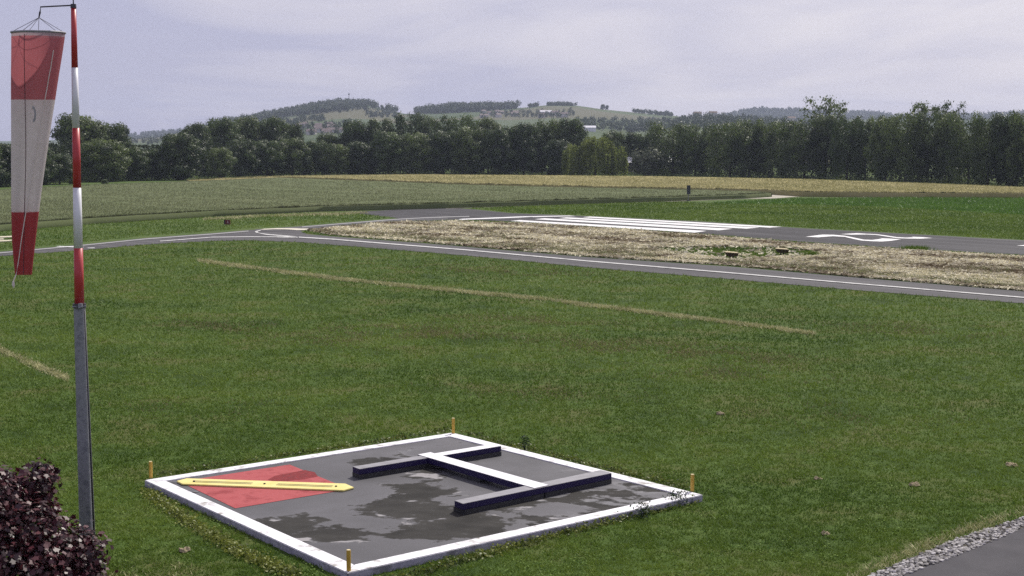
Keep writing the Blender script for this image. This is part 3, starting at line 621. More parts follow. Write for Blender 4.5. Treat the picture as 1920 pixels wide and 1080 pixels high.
coll = MB().tube([p1 + Vector((0, 0, -.05)), p1 + Vector((0, 0, .03))], .118, 16).build('collar', m_dkst, mast)
MB().box((p1.x + .05, D - .11, p1.z + .0), (.07, .06, .09)).build('clamp_block', m_galv, coll, .006)
MB().tube([(p1.x + .04, D - .16, p1.z - .03), (p1.x + .16, D - .12, p1.z + .0)], .013, 6).build('bolt', m_galv, coll)
MB().tube([(p1.x - .1, D - .10, p1.z - .02), (p1.x + .15, D - .12, p1.z - .015)], .011, 6).build('bolt', m_galv, coll)
hw = lambda v: float(np.interp(v, [15, 127, 240, 352, 465, 572], [.045, .056, .065, .072, .080, .088]))
for (va, vb), m_ in zip(((572, 465), (465, 352), (352, 240), (240, 127), (127, 15)), (m_mred, m_mwhite, m_mred, m_mwhite, m_mred)):
    MB().tube([PY(cx(va), va, D), PY(cx(vb), vb, D)], [hw(va), hw(vb)], 20).build('band', m_, mast, smooth=True)
tp = PY(cx(14), 14, D)
MB().tube([tp + Vector((0, 0, -.01)), tp + Vector((0, 0, .06))], [.055, .048], 12).build('swivel_head', m_dkst, mast)
MB().tube([tp + Vector((0, 0, .05)), tp + Vector((0, 0, .40))], [.012, .008], 6).build('finial', m_dkst, mast)
am = MB().tube([PY(135, 10, D), PY(76, 13, D), PY(75, 26, D)], .014, 6).build('arm', m_dkst, mast)
# the windsock, hanging limp from the arm
def fab(name, c, tr):
    m = mat(name, c, .8, .15, [tuple(min(1, x * 1.12) for x in c)], 3); t = m.node_tree; o = t.nodes['Material Output']; b = t.nodes['Principled BSDF']
    tn = N('ShaderNodeBsdfTranslucent', t); tn.inputs[0].default_value = (*[min(1, x * 1.1) for x in c], 1)
    ms = N('ShaderNodeMixShader', t); ms.inputs[0].default_value = tr
    t.links.new(b.outputs[0], ms.inputs[1]); t.links.new(tn.outputs[0], ms.inputs[2]); tp_ = N('ShaderNodeBsdfTransparent', t); m2 = N('ShaderNodeMixShader', t); m2.inputs[0].default_value = .12   # an open weave
    t.links.new(ms.outputs[0], m2.inputs[1]); t.links.new(tp_.outputs[0], m2.inputs[2]); t.links.new(m2.outputs[0], o.inputs[0]); return m
m_fr = fab('red_sock_cloth', (.33, .052, .062), .4); m_fp = fab('faded_red_sock_cloth', (.37, .112, .125), .5); m_fw = fab('white_sock_cloth', (.57, .535, .535), .45); m_hem = fab('grey_sock_hem', (.42, .33, .35), .4)
VL = [63, 69, 100, 140, 187, 240, 300, 350, 397, 450, 490, 516]; XL = [23.5, 23.5, 23, 22.5, 22.5, 22.5, 22, 22, 22, 23, 26, 28.5]; XR = [119.5, 119, 114.5, 108.5, 102, 94, 85.5, 78.5, 72.5, 66.5, 62, 59.5]
def sock_ring(v, ns=40):
    l, r_ = np.interp(v, VL, XL), np.interp(v, VL, XR); a = PY(l, v, D); b = PY(r_, v, D); c = (a + b) / 2; h_ = (b - a).length / 2
    f_ = (v - 63) / 453; ring = []
    for k_ in range(ns):
        an = 2 * math.pi * k_ / ns
        fold = 1 - .0 + (f_ + .15) * .20 * math.sin(3 * an + 1.1 + v * .004) * abs(math.sin(an)) + (f_ * .8 + .12) * .15 * math.sin(7 * an + v * .012) * abs(math.sin(an))
        dep = (1 - .35 * f_)
        sag = .05 * math.exp(-((v - 100) / 45) ** 2) * math.sin(an * 2 + .6) * abs(math.sin(an))
        ring.append(Vector((c.x + h_ * math.cos(an), D + h_ * dep * math.sin(an) * fold + sag, c.z + .012 * math.sin(an) * (1 - f_))))
    return ring
hoop = sock_ring(61)
hc_ = sum(hoop, Vector()) / len(hoop)
sock = empty('windsock', tuple(hc_), 'limp red and white windsock hanging from the mast arm', 'windsock')
MB().tube(hoop + [hoop[0], hoop[1]], .020, 8).build('hoop', mat('hoop_steel', (.22, .21, .24), .5, .5, [(.3, .29, .32)], 5), sock, smooth=True)
for v0, v1, m_ in ((62, 69, m_hem), (69, 187, m_fp), (187, 397, m_fw), (397, 515, m_fr)):
    rows = np.linspace(v0, v1, max(2, int((v1 - v0) / 8))); V, F = [], []
    for r_ in rows: V += sock_ring(r_)
    F = [(i * 40 + k_, i * 40 + (k_ + 1) % 40, (i + 1) * 40 + (k_ + 1) % 40, (i + 1) * 40 + k_) for i in range(len(rows) - 1) for k_ in range(40)]
    obj('hem' if v0 == 62 else 'cloth_band', pyme('cloth', V, F, True), m_, sock)
kn = PY(73, 33, D)
mb = MB()
for k_ in (2, 12, 17, 23, 30, 37): MB().tube([kn, hoop[k_]], .0045, 5).build('bridle_wire', m_dkst, sock)
MB().tube([PY(75, 22, D), kn], [.018, .012], 6).build('hook', m_dkst, sock)
def front(u, v, off=.012):                     # a point on the sock's near face
    l, r_ = np.interp(v, VL, XL), np.interp(v, VL, XR); c = (l + r_) / 2; s_ = max(-.98, min(.98, (u - c) / ((r_ - l) / 2)))
    ring = sock_ring(v, 80); tx = PY(u, v, D).x
    q = min((x for x in ring if x.y <= D + .001), key=lambda x: abs(x.x - tx)); return Vector((tx, q.y - off, q.z))
m_cord = mat('pale_cord', (.70, .62, .58), .7, .2); m_seam = mat('dark_seam', (.10, .05, .06), .8, .2)
MB().tube([front(u, v, .02) for u, v in zip(np.linspace(109, 34, 26), np.linspace(95, 514, 26))] + [PY(33, 528, D) - Vector((0, .25, 0))], .0085, 6).build('cord', m_cord, sock)
MB().tube([front(float(np.interp(v, [66, 300, 514], [63, 56, 47])), v, .004) for v in np.linspace(66, 514, 28)], .006, 5).build('seam', m_seam, sock)
pt = PY(33, 526, D) - Vector((0, .22, 0)); MB().tube([pt, pt - Vector((0, 0, .07)), pt - Vector((0, 0, .12))], [.022, .026, .005], 7).build('cord_end', m_cord, sock)
V = []; F = []
for i in range(13):
    an = -1.9 + 3.6 * i / 12
    for k_, (ro, dx_) in enumerate(((1, 0), (.55, 2.0))): V.append(front(72.5 + 5 * ro * math.cos(an) - dx_ * .4, 214 + 15 * (ro + .1 * k_) * math.sin(an), .006))
F = [(2 * i, 2 * i + 1, 2 * i + 3, 2 * i + 2) for i in range(12)]
obj('emblem', pyme('emblem', V, F), mat('faded_dark_print', (.31, .30, .32), .8, .2, [(.42, .40, .41)], 20), sock)

# ------------------------------------------------------------------ copper leaved shrub
m_cop = leafmat('copper_leaves', (.016, .003, .006), (.085, .012, .020), .12, .44, .55, 2.5, 0)
sb_ = Vector((-8.15, 23.3, 0))
shr = empty('copper_shrub', tuple(sb_), 'dark purple leaved shrub at the foot of the mast', 'shrub')
LOBE = [(5, 945, 55, 23.4), (66, 912, 44, 23.6), (30, 930, 50, 23.5), (-40, 950, 80, 23.0), (50, 1000, 70, 23.0), (110, 1030, 62, 23.0), (150, 1040, 52, 23.1), (165, 1075, 38, 23.2), (-40, 1060, 110, 22.6), (60, 1090, 90, 22.6), (140, 1110, 62, 22.9), (82, 893, 26, 23.7), (88, 965, 26, 23.5), (8, 905, 26, 23.6)]
cs, ns_ = [], []
for a, b, r_, y in LOBE:
    c = np.array(PY(a, b, y)); rad = r_ * y / FOC; n = int(26 * (r_ / 10) ** 2 * .85) + 50
    s_ = rsphere(n); rr = rng.uniform(.5, 1.06, (n, 1)) + np.abs(rng.normal(0, .14, (n, 1))) * (rng.uniform(0, 1, (n, 1)) < .6); cs.append(c + s_ * rr * rad * np.array([1, .9, 1])); ns_.append(s_ * .7 + rng.normal(0, .5, (n, 3)) + np.array([0, 0, .55]))
c = np.concatenate(cs); nr = np.concatenate(ns_); ok = c[:, 2] > .05; c, nr = c[ok], nr[ok]; n = len(c)
nr /= np.linalg.norm(nr, axis=1)[:, None]; a = np.cross(nr, rng.normal(size=(n, 3))); a /= np.linalg.norm(a, axis=1)[:, None]; b = np.cross(nr, a); s_ = rng.uniform(.042, .095, n)[:, None]
out_ = [(-.1, -.62), (.42, -.50), (.34, -.18), (.75, .02), (.36, .22), (.05, .80), (-.36, .22), (-.78, .0), (-.34, -.18), (-.44, -.52)]   # a lobed leaf
V = np.stack([c + (a * x + b * y) * s_ + nr * (-.12 * (x * x + y * y)) * s_ for x, y in out_], 1)
obj('foliage', npme('foliage', V, 10, rng.uniform(0, 1, n)), m_cop, shr)
mb = MB()
for a_, b_, r_, y in LOBE: q = PY(a_, b_, y); mb.tube([sb_ + Vector((rng.normal(0, .1), rng.normal(0, .1), 0)), (sb_ + q) / 2 + Vector((0, 0, .15)), q], [.03, .018, .006], 6)
mb.build('stem', mat('dark_bark', (.05, .035, .03), .9, .1, [(.08, .06, .05)], 8), shr)

# ------------------------------------------------------------------ lights, signs and markers out on the field
m_lamp = mat('lamp_housing_dark', (.035, .025, .015), .5, .4, [(.06, .04, .02)], 6); m_lampy = mat('lamp_top_yellow', (.62, .50, .26), .5, .4, [(.72, .62, .36)], 5)
def papi(a, b, hp, lb, dx):
    q = P(a, b); d_ = q[1]; s = d_ / FOC
    r_ = empty('approach_light', q, lb, 'light unit', 'low light units on the hay strip')
    X = lambda x, z, y=0.0: (q[0] + x * s, q[1] + y, z * s)
    V = [X(-12, 8, -.3), X(12, 5, -.3), X(12, 5, .3), X(-12, 8, .3), X(-10, 13.5, -.34), X(12, 9, -.34), X(12, 9, .34), X(-10, 13.5, .34)]
    zt = 14.5
    hs = MB().add([X(-9, 6, -.22), X(11, 5.5, -.22), X(11, 5.5, .22), X(-9, 6, .22), X(-12, 13.2, -.3), X(12, 11.7, -.3), X(12, 11.7, .3), X(-12, 13.2, .3)], [(3, 2, 1, 0), (4, 5, 6, 7), (0, 1, 5, 4), (1, 2, 6, 5), (2, 3, 7, 6), (3, 0, 4, 7)]).build('housing', m_lamp, r_, .02)
    MB().add([X(-12, 13.25, -.32), X(12, 11.75, -.32), X(12, 11.75, .32), X(-12, 13.25, .32), X(-11, 14.6, -.28), X(11, 13, -.28), X(11, 13, .28), X(-11, 14.6, .28)], [(3, 2, 1, 0), (4, 5, 6, 7), (0, 1, 5, 4), (1, 2, 6, 5), (2, 3, 7, 6), (3, 0, 4, 7)]).build('lid', m_lampy, r_, .01)
    for x in (-2, 3): MB().tube([X(x, 0), X(x, 5.6)], .05, 8).build('leg', m_lamp, r_)
    MB().box((q[0], q[1], .02), (.55, .5, .04)).build('foot_plate', m_lamp, r_)
    for x, h_ in dx:
        MB().tube([X(x, 0), X(x, h_)], .018, 6).build('guard_post', m_dkst, r_)
        MB().box((X(x, 0)[0], q[1], .02), (.16, .16, .04)).build('post_foot', m_dkst, r_)
papi(1371.5, 486, 12, 'low yellow topped light unit in the green patch of the hay strip', ((-18, 13), (19, 13)))
papi(1466, 479.5, 12, 'low yellow topped light unit beside the dark grass tuft', ((-17, 13), (18, 14)))
# small red sign
q = P(426, 423.5); s = q[1] / FOC
sg = empty('taxiway_sign', q, 'small dark red sign board on short legs in the grass', 'sign')
m_sred = mat('dark_red_sign', (.12, .012, .018), .5, .4, [(.15, .02, .025)], 6); m_sw = mat('sign_lettering', (.50, .40, .42), .6, .3)
rz = .35
bd = MB().box((q[0], q[1], 7.2 * s), (13 * s / math.cos(rz) * .95, .10, 8.6 * s), -rz).build('board', m_sred, sg, .006)
for x in (-4, 4): MB().tube([(q[0] + x * s, q[1] - x * s * math.tan(rz), 0), (q[0] + x * s, q[1] - x * s * math.tan(rz), 3.4 * s)], .022, 6).build('leg', m_dkst, sg)
def onboard(x, z): return (q[0] + x * s - .056 * math.sin(rz), q[1] - x * s * math.tan(rz) - .056 * math.cos(rz) - .002, z * s)
V = [onboard(x, z) for x, z in ((.6, 5), (1.4, 9.4), (2.4, 9.4), (3.4, 5), (2.6, 5), (2.3, 6.2), (1.7, 6.2), (1.4, 5))]
obj('letter', pyme('letter', V, [tuple(range(8))]), m_sw, bd)
MB().box((onboard(-4.6, 7.2)[0], onboard(-4.6, 7.2)[1], 7.2 * s), (3 * s, .006, 8.2 * s), -rz).build('black_panel', m_blk, bd)
# tall dark notice panel by the track
q = P(1291, 377); s = q[1] / FOC
pn = empty('notice_panel', q, 'tall narrow dark board on a post beside the dirt track', 'sign')
MB().prism([(q[0] - 3.6 * s, q[1] - .2), (q[0] + 3.6 * s, q[1] + .1), (q[0] + 3.6 * s, q[1] + .2), (q[0] - 3.6 * s, q[1] - .1)], 12.5 * s, 29.5 * s).build('board', mat('slate_board', (.030, .034, .045), .5, .4, [(.045, .05, .065)], 3), pn, .01)
MB().tube([(q[0] - .5 * s, q[1], 0), (q[0] - .5 * s, q[1], 14 * s)], .045, 8).build('post', m_galv, pn)
MB().box((q[0], q[1], .06), (.55, .4, .12)).build('footing', m_dkst, pn, .01)
m_bl = mat('blue_grey_plastic', (.06, .09, .14), .5, .4, [(.09, .12, .18)], 5)
for a, lb in ((1268, 'small blue grey drum in front of the crop, left one of the pair'), (1276.5, 'small blue grey drum in front of the crop, next to the notice panel')):
    q = P(a, 374.5); s = q[1] / FOC; r_ = empty('drum', q, lb, 'drum', 'drums by the notice panel')
    MB().tube([(q[0], q[1], 0), (q[0], q[1], .08), (q[0], q[1], .5), (q[0], q[1], .55)], [.22, .25, .25, .2], 12).build('body', m_bl, r_, smooth=False)
    MB().tube([(q[0], q[1], .551), (q[0], q[1], .60)], [.12, .10], 10).build('lid', m_bl, r_)
# pale ground marker beside the windsock
q = P(-10, 448); gm = empty('ground_marker', (q[0], q[1], 0), 'pale flat marker bars lying in the grass behind the windsock', 'ground marker')
m_gm = mat('weathered_cream_boards', (.55, .50, .36), .7, .2, [(.66, .61, .46)], 3)
for pl in (((-60, 445.6), (22, 442), (22, 444.2), (-60, 448)), ((-60, 449), (6, 447), (8, 448.6), (-60, 451)), ((-60, 454), (22, 449.2), (22, 451.2), (-60, 456))):
    MB().prism([P(a, b, .10)[:2] for a, b in pl], 0.0, .10).build('bar', m_gm, gm)
MB().prism([P(a, b, .1)[:2] for a, b in ((-64, 445.4), (-60.2, 445.4), (-60.2, 456.4), (-64, 456.4))], 0.0, .10).build('end_bar', m_gm, gm)
# tufts on the hay strip
for (a, b, hh, wd, n), lb in zip(((1521, 481.5, .5, .75, 420), (1716, 467.5, .38, 1.5, 500), (1386, 491, .25, .8, 250)), ('dark grass tuft standing in the hay beside a light unit', 'broad green grass tuft at the runway edge below the runway number', 'low green tuft in the hay below the green patch')):
    q = np.array(P(a, b)); c = q + rng.normal(0, 1, (n, 3)) * np.array([wd / 3, wd / 3, 0]); o = empty('grass_tuft', tuple(q)); obj('foliage', npme('foliage', blades(c, hh * rng.uniform(.4, 1, n), np.full(n, .06), .25), 3, rng.uniform(0, .7, n)), m_grass, o)
    tag(o, lb, 'grass tuft')

# ------------------------------------------------------------------ trees
m_bark = mat('tree_bark', (.055, .045, .035), .95, .1, [(.09, .075, .06)], 3)
LEAF = {'dark': leafmat('dark_foliage', (.026, .046, .014), (.125, .178, .052), .42, .5, .4, .12, .35),
        'olive': leafmat('olive_foliage', (.036, .060, .018), (.180, .235, .068), .42, .5, .4, .12, .35),
        'willow': leafmat('willow_foliage', (.085, .115, .026), (.270, .310, .090), .5, .6, .25, .2, .1),
        'pale': leafmat('pale_foliage', (.07, .085, .05), (.17, .19, .12), .3, .6, .25, .3, .1)}
SPRAY = []
def crown_pts(kind, n):
    SPRAY.clear()
    cs, ns_, ls_ = [], [], []
    if kind in ('round', 'tall', 'bush'):
        nl = {'round': 30, 'tall': 46, 'bush': 12}[kind]
        for i in range(nl):
            h = .10 + .80 * ((i + rng.uniform(0, 1)) / nl) ** .85 if kind != 'bush' else rng.uniform(.1, .7)
            if kind == 'tall': env = .40 * (1 - max(0, (h - .72) / .28) ** 2 * .55)
            else: env = .40 * math.sqrt(max(.03, 1 - ((h - .42) / .52) ** 2))
            an = i * 2.4 + rng.uniform(-.5, .5); rr = env * rng.uniform(.45, 1.0) ** .5
            lr = rng.uniform(.10, .175) * (1.0 if kind == 'round' else .85 if kind == 'tall' else 1.0) * (1.0 if kind != 'bush' else 1.6); m_ = int(n / nl * (lr / .115) ** 2) if kind != 'bush' else n // nl
            s_ = rsphere(m_); q = np.array([rr * math.cos(an), rr * math.sin(an), h]) + s_ * rng.uniform(.45, 1.15, (m_, 1)) * np.array([lr * 1.1, lr * 1.1, lr * .8])
            cs.append(q); ns_.append(s_ * 1.3 + rng.normal(0, .33, (m_, 3)) + np.array([0, 0, .25])); ls_.append(np.full(m_, rng.normal(0, .16)))
        m_ = n // 5; s_ = rsphere(m_); cs.append(s_ * rng.uniform(.3, 1, (m_, 1)) * np.array([.36, .36, .42]) + np.array([0, 0, .47])); ns_.append(s_ + rng.normal(0, .6, (m_, 3))); ls_.append(np.full(m_, -.1))
    elif kind == 'sparse':
        for i in range(64):                   # open crown: small sprays at the ends of the boughs
            h = rng.uniform(.45, .97); an = rng.uniform(0, 6.283); rr = .46 * rng.uniform(.05, 1) ** .7 * (1.1 - abs(h - .7) * 1.1); lr = rng.uniform(.03, .06); m_ = int(n / 64)
            q = np.array([rr * math.cos(an), rr * math.sin(an), h]); SPRAY.append(q)
            s_ = rsphere(m_); cs.append(q + s_ * rng.uniform(.1, 1.7, (m_, 1)) * np.array([lr * 1.5, lr * 1.5, lr * .8])); ns_.append(s_ + rng.normal(0, .6, (m_, 3)))
    elif kind == 'willow':
        for i in range(420):                  # three overlapping domes of hanging strands
            x0, wd_, ht0 = ((0.03, .60, 1.0), (-.30, .40, .84), (.34, .32, .76))[0 if i < 240 else 1 if i < 340 else 2]
            an = rng.uniform(0, 6.283); rr = wd_ / 2 * rng.uniform(.25, 1) ** .5; ht = ht0 * (.36 + .64 * math.sqrt(max(0, 1 - (rr / (wd_ * .505)) ** 2))) + rng.normal(0, .006); m_ = n // 420
            lo = rng.uniform(.02, .34); z = (lo + (1 - lo) * rng.uniform(0, 1, m_) ** .8) * ht; sw = rng.normal(0, .013, (m_, 2))
            cs.append(np.stack([x0 + rr * math.cos(an) + sw[:, 0], rr * 1.15 * math.sin(an) + sw[:, 1], z], 1)); ls_.append(np.full(m_, rng.normal(0, .2)))
            ns_.append(np.stack([np.full(m_, math.cos(an)), np.full(m_, math.sin(an)), np.full(m_, .9)], 1) + rng.normal(0, .45, (m_, 3)))
    c = np.concatenate(cs); nr = np.concatenate(ns_)
    lo, hi = np.percentile(c[:, 2], .2), np.percentile(c[:, 2], 99.8)
    c[:, 2] = (c[:, 2] - lo) / (hi - lo) * .99 + .01
    if kind == 'sparse': c[:, 2] = .45 + .55 * c[:, 2]
    wx = np.percentile(np.abs(c[:, :2]), 99.4); c[:, :2] *= .5 / wx
    return c, nr, (np.concatenate(ls_) if ls_ else np.zeros(len(c)))
PROTO = {}
def proto(kind, i, n, size):
    c, nr, lt_ = crown_pts(kind, n); sz = size * rng.uniform(.6, 1.3, len(c))
    if kind == 'willow':
        up = np.tile(np.array([0, 0, 1.0]), (len(c), 1)) + rng.normal(0, .12, (len(c), 3)); b_w = np.cross(up, nr); b_w /= np.linalg.norm(b_w, axis=1)[:, None]; a_w = up * (sz * .50)[:, None]; b_w = b_w * (sz * .36)[:, None]
        V = np.stack([c - a_w, c - b_w, c + a_w, c + b_w], 1)
    else: V = leaves(c, nr, sz)
    cl = np.array([mnoise.noise(Vector((x * 6 + i, y * 6, z * 6))) for x, y, z in c])
    crown = npme('crown', V, 4, np.clip(.45 + .2 * cl + lt_ + rng.normal(0, .15, len(c)), 0, 1))
    mb = MB(); mb.tube([(0, 0, 0), (.006, 0, .25), (0, .006, .55), (0, 0, .9)], [.028, .022, .013, .003], 8)
    for k_ in range(7):
        an = k_ * 2.4; h0 = .18 + .08 * k_; mb.tube([(0, 0, h0), (.14 * math.cos(an), .14 * math.sin(an), h0 + .12), (.3 * math.cos(an), .3 * math.sin(an), h0 + .2)], [.012, .008, .003], 5)
    if kind == 'sparse':
        for q in SPRAY:
            z_ = .45 + (q[2] - .42) / .58 * .55; r0 = rng.uniform(.35, .75) * z_
            mb.tube([(0, 0, r0), (q[0] * .5, q[1] * .5, (r0 + z_) / 2 + .01), (q[0], q[1], z_)], [.008, .005, .002], 4)
    trunk = pyme('trunk', mb.v, mb.f, True); trunk.materials.append(m_bark)
    PROTO[kind, i] = (crown, trunk)
for i in range(4): proto('round', i, 9000, .040)
for i in range(4): proto('tall', i, 9000, .034)
for i in range(2): proto('sparse', i, 3600, .030)
for i in range(2): proto('bush', i, 1800, .085)
proto('willow', 0, 22000, .036)
LM = {}
def leafcrown(kind, i, lm):
    if (kind, i, lm) not in LM:
        m_ = PROTO[kind, i][0].copy(); m_.materials.append(LEAF[lm]); LM[kind, i, lm] = m_
    return LM[kind, i, lm]
def tree(u, vb, vt, wpx, kind, lm, label, group, back=0.0, i=None, name='broadleaf_tree', cat='tree'):
    q = P(u, vb); d = q[1] + back; k_ = d / q[1]; x = q[0] * k_
    h = CAM_H + (HOR - vt) * d / FOC; wd = wpx * d / FOC
    i = rng.integers(0, {'round': 4, 'tall': 4, 'sparse': 2, 'bush': 2, 'willow': 1}[kind]) if i is None else i
    r_ = empty(name, (x, d, 0), label, cat, group); r_.rotation_euler = (0, 0, rng.uniform(0, 6.283)); r_.scale = (wd * 1.12, wd * 1.12, h)
    c = bpy.data.objects.new('crown', leafcrown(kind, int(i), lm)); link(c, r_); t = bpy.data.objects.new('trunk', PROTO[kind, int(i)][1]); link(t, r_)
    return r_
def vbase(u): return float(np.interp(u, [-200, 0, 150, 335, 450, 600, 1200, 1500, 1700, 1920, 2150], [368, 351, 342, 337, 331, 328.5, 329, 334, 340.5, 349, 360]))
GL, GR = 'trees of the wood behind the fields', 'trees in the tall row on the right'
T_ = [  # u, top, width, kind, leaves, back, label
 (-40, 262, 90, 'round', 'dark', 8, 'dark tree at the far left end of the wood, cut by the picture edge'),
 (12, 270, 62, 'round', 'dark', 0, 'dark tree showing just left of the windsock'),
 (62, 262, 70, 'round', 'dark', 0, 'dark tree hidden behind the windsock'),
 (112, 288, 62, 'round', 'dark', -6, 'low dark tree seen between windsock and mast'),
 (150, 216, 112, 'round', 'olive', 25, 'tallest tree of the left wood, rising directly behind the mast'),
 (217, 231, 70, 'round', 'dark', 25, 'tall tree with a broken top just right of the mast'),
 (192, 262, 86, 'round', 'olive', 0, 'rounded lighter tree in front of the tallest left tree'),
 (247, 276, 62, 'round', 'dark', 2, 'low tree under the notch where far hills show'),
 (285, 280, 52, 'round', 'dark', 4, 'low narrow tree filling the notch left of the dark dome'),
 (335, 250, 86, 'round', 'dark', -4, 'broad dark domed tree with a sunlit right rim'),
 (368, 232, 66, 'round', 'olive', 30, 'first tree of the tall left clump, sloping down to the dark dome'),
 (415, 221, 74, 'round', 'dark', 30, 'tall clump tree under the low left hillside'),
 (462, 220, 74, 'round', 'olive', 34, 'tall clump tree under the left shoulder of the antenna hill'),
 (510, 221, 72, 'round', 'dark', 30, 'tall clump tree with the highest right hand crown'),
 (547, 232, 46, 'round', 'olive', 30, 'last tree of the tall left clump beside the village gap'),
 (412, 277, 52, 'round', 'olive', -6, 'small round tree at the corner of the front row, above the barley tip'),
 (452, 262, 62, 'round', 'dark', 0, 'front row round tree, second after the barley tip corner'),
 (500, 263, 62, 'round', 'dark', 0, 'front row round tree, third after the barley tip corner'),
 (548, 259, 66, 'round', 'olive', 0, 'front row round tree left of the village gap'),
 (592, 264, 54, 'round', 'dark', 0, 'front row tree standing right under the village gap'),
 (617, 250, 48, 'round', 'olive', 28, 'small distant tree showing its top inside the village gap'),
 (632, 270, 50, 'round', 'olive', -4, 'small front row tree right of the village gap'),
 (668, 226, 66, 'round', 'dark', 30, 'back row tree at the right edge of the village gap'),
 (712, 224, 66, 'round', 'olive', 32, 'back row tree under the right end of the antenna hill'),
 (770, 211, 62, 'tall', 'dark', 32, 'highest back row tree, in the dip between two hills'),
 (818, 216, 58, 'tall', 'olive', 34, 'back row tree under the left end of the wooded plateau'),
 (866, 216, 62, 'tall', 'dark', 32, 'back row tree under the middle of the wooded plateau'),
 (915, 222, 60, 'round', 'olive', 34, 'back row tree under the right end of the wooded plateau'),
 (962, 236, 56, 'round', 'dark', 30, 'lower back row tree right of the wooded plateau'),
 (672, 266, 58, 'round', 'dark', 0, 'front row tree before the back row tree that edges the gap'),
 (728, 247, 74, 'round', 'dark', 0, 'broad front row tree left of the threshold stripes'),
 (780, 250, 66, 'round', 'olive', 0, 'front row tree under the dip between the hills'),
 (830, 245, 66, 'round', 'dark', 2, 'front row tree under the left half of the wooded plateau'),
 (880, 239, 70, 'round', 'olive', 0, 'light topped front row tree under the wooded plateau'),
 (930, 242, 62, 'round', 'dark', 0, 'front row tree directly right of the light topped one'),
 (982, 232, 70, 'round', 'dark', 6, 'wide dark tree below the bare hilltop'),
 (1030, 225, 64, 'round', 'olive', 12, 'tall tree below the bare hilltop, two before the willow'),
 (1068, 223, 66, 'round', 'dark', 14, 'tall dark tree rising just behind the willow'),
 (1048, 262, 58, 'round', 'dark', -2, 'low dark tree against the left side of the willow'),
 (1150, 246, 56, 'round', 'olive', 24, 'tree peeping over the right shoulder of the willow'),
 (1190, 249, 56, 'round', 'dark', 26, 'dark tree above the left white roof'),
 (1228, 250, 48, 'round', 'dark', 22, 'dark tree between the two white roofs')]
for u, vt, wd, kd, lm, bk, lb in T_: tree(u, vbase(u), vt, wd, kd, lm, lb, GL, bk)
tree(1115, 329.5, 259, 106, 'willow', 'willow', 'yellow green weeping willow in front of the dark wood', GL, -14, name='willow_tree').rotation_euler = (0, 0, 0)
tree(1216, 329.5, 277, 54, 'bush', 'pale', 'pale grey green shrub between the two white roofs', GL, -6, name='shrub', cat='shrub')
tree(196, 346, 335, 13, 'bush', 'dark', 'small round bush standing alone at the edge of the crop', None, 0, name='round_bush', cat='shrub')
R_ = [(1262, 230, 58, 'tree at the left end of the tall right row'), (1303, 233, 50, 'tree of the right row directly above the notice panel'), (1336, 241, 44, 'lower tree of the right row, at the dip beside the notice panel'),
 (1368, 231, 48, 'right row tree under the left foot of the far blue hill'), (1404, 226, 50, 'right row tree under the top of the far blue hill'), (1442, 229, 48, 'right row tree under the middle of the far blue hill'),
 (1474, 227, 46, 'right row tree two left of the tall sparse tree'), (1508, 221, 48, 'right row tree just left of the tall sparse tree'), (1548, 214, 52, 'right row tree in front of the tall sparse tree'),
 (1588, 219, 48, 'right row tree just right of the tall sparse tree'), (1622, 217, 48, 'right row tree under the low blue hill end'), (1660, 216, 50, 'right row tree halfway between the two sparse tall trees'),
 (1698, 213, 48, 'right row tree just left of the wide sparse crown'), (1738, 211, 52, 'right row tree in front of the wide sparse crown'), (1778, 212, 48, 'right row tree under the right end of the wide sparse crown'),
 (1816, 216, 48, 'right row tree at the notch after the wide sparse crown'), (1852, 212, 50, 'right row tree third from the right picture edge'), (1888, 213, 48, 'right row tree second from the right picture edge'),
 (1926, 210, 52, 'right row tree cut by the right picture edge')]
for n_, (u, vt, wd, lb) in enumerate(R_): tree(u, vbase(u), vt + rng.uniform(-2, 4), wd * rng.uniform(1.3, 1.7), ('tall', 'tall', 'round')[n_ % 3], ('olive', 'dark', 'olive', 'olive')[n_ % 4], lb, GR, rng.uniform(-3, 9), name='poplar_tree')
for u in (1970, 2020, 2070): tree(u, vbase(u), 208, 62, 'tall', 'olive', 'right row tree beyond the right picture edge', GR, 2, name='poplar_tree')
tree(1547, vbase(1547), 183, 84, 'sparse', 'olive', 'tall sparse tree standing above the right row', GR, 22, 0, name='tall_tree')
tree(1722, vbase(1722), 192, 74, 'sparse', 'olive', 'wide sparse crown above the right row, left half', GR, 24, 1, name='tall_tree')
tree(1772, vbase(1772), 191, 64, 'sparse', 'dark', 'wide sparse crown above the right row, right half', GR, 26, 0, name='tall_tree')
# the dark wood behind the front trees, read as one mass
n = 60000; u = rng.uniform(-180, 2130, n); ok = ~((u > 1168) & (u < 1206)) & ~((u > 1252) & (u < 1276)); u = u[ok]; n = len(u)
vb = np.interp(u, [-200, 0, 150, 335, 450, 600, 1200, 1500, 1700, 1920, 2150], [368, 351, 342, 337, 331, 328.5, 329, 334, 340.5, 349, 360])
p = Parr(u, vb); bk = rng.uniform(6, 26, n); f_ = (p[:, 1] + bk) / p[:, 1]; p[:, :2] *= f_[:, None]
top_ = np.interp(u, [-180, 300, 560, 575, 640, 660, 1150, 1165, 1235, 1250, 2130], [8.5, 8.5, 8.5, 7, 7, 9, 9, 8, 8, 10, 10.5])
p[:, 2] = rng.uniform(0, 1, n) ** .8 * top_
tag(obj('woodland', npme('woodland', leaves(p, rng.normal(size=(n, 3)), rng.uniform(.4, .9, n)), 4, rng.uniform(0, .6, n)), leafmat('shaded_wood_foliage', (.012, .022, .008), (.045, .065, .02), .3, .6, .2, .12, 0)), kind='stuff')
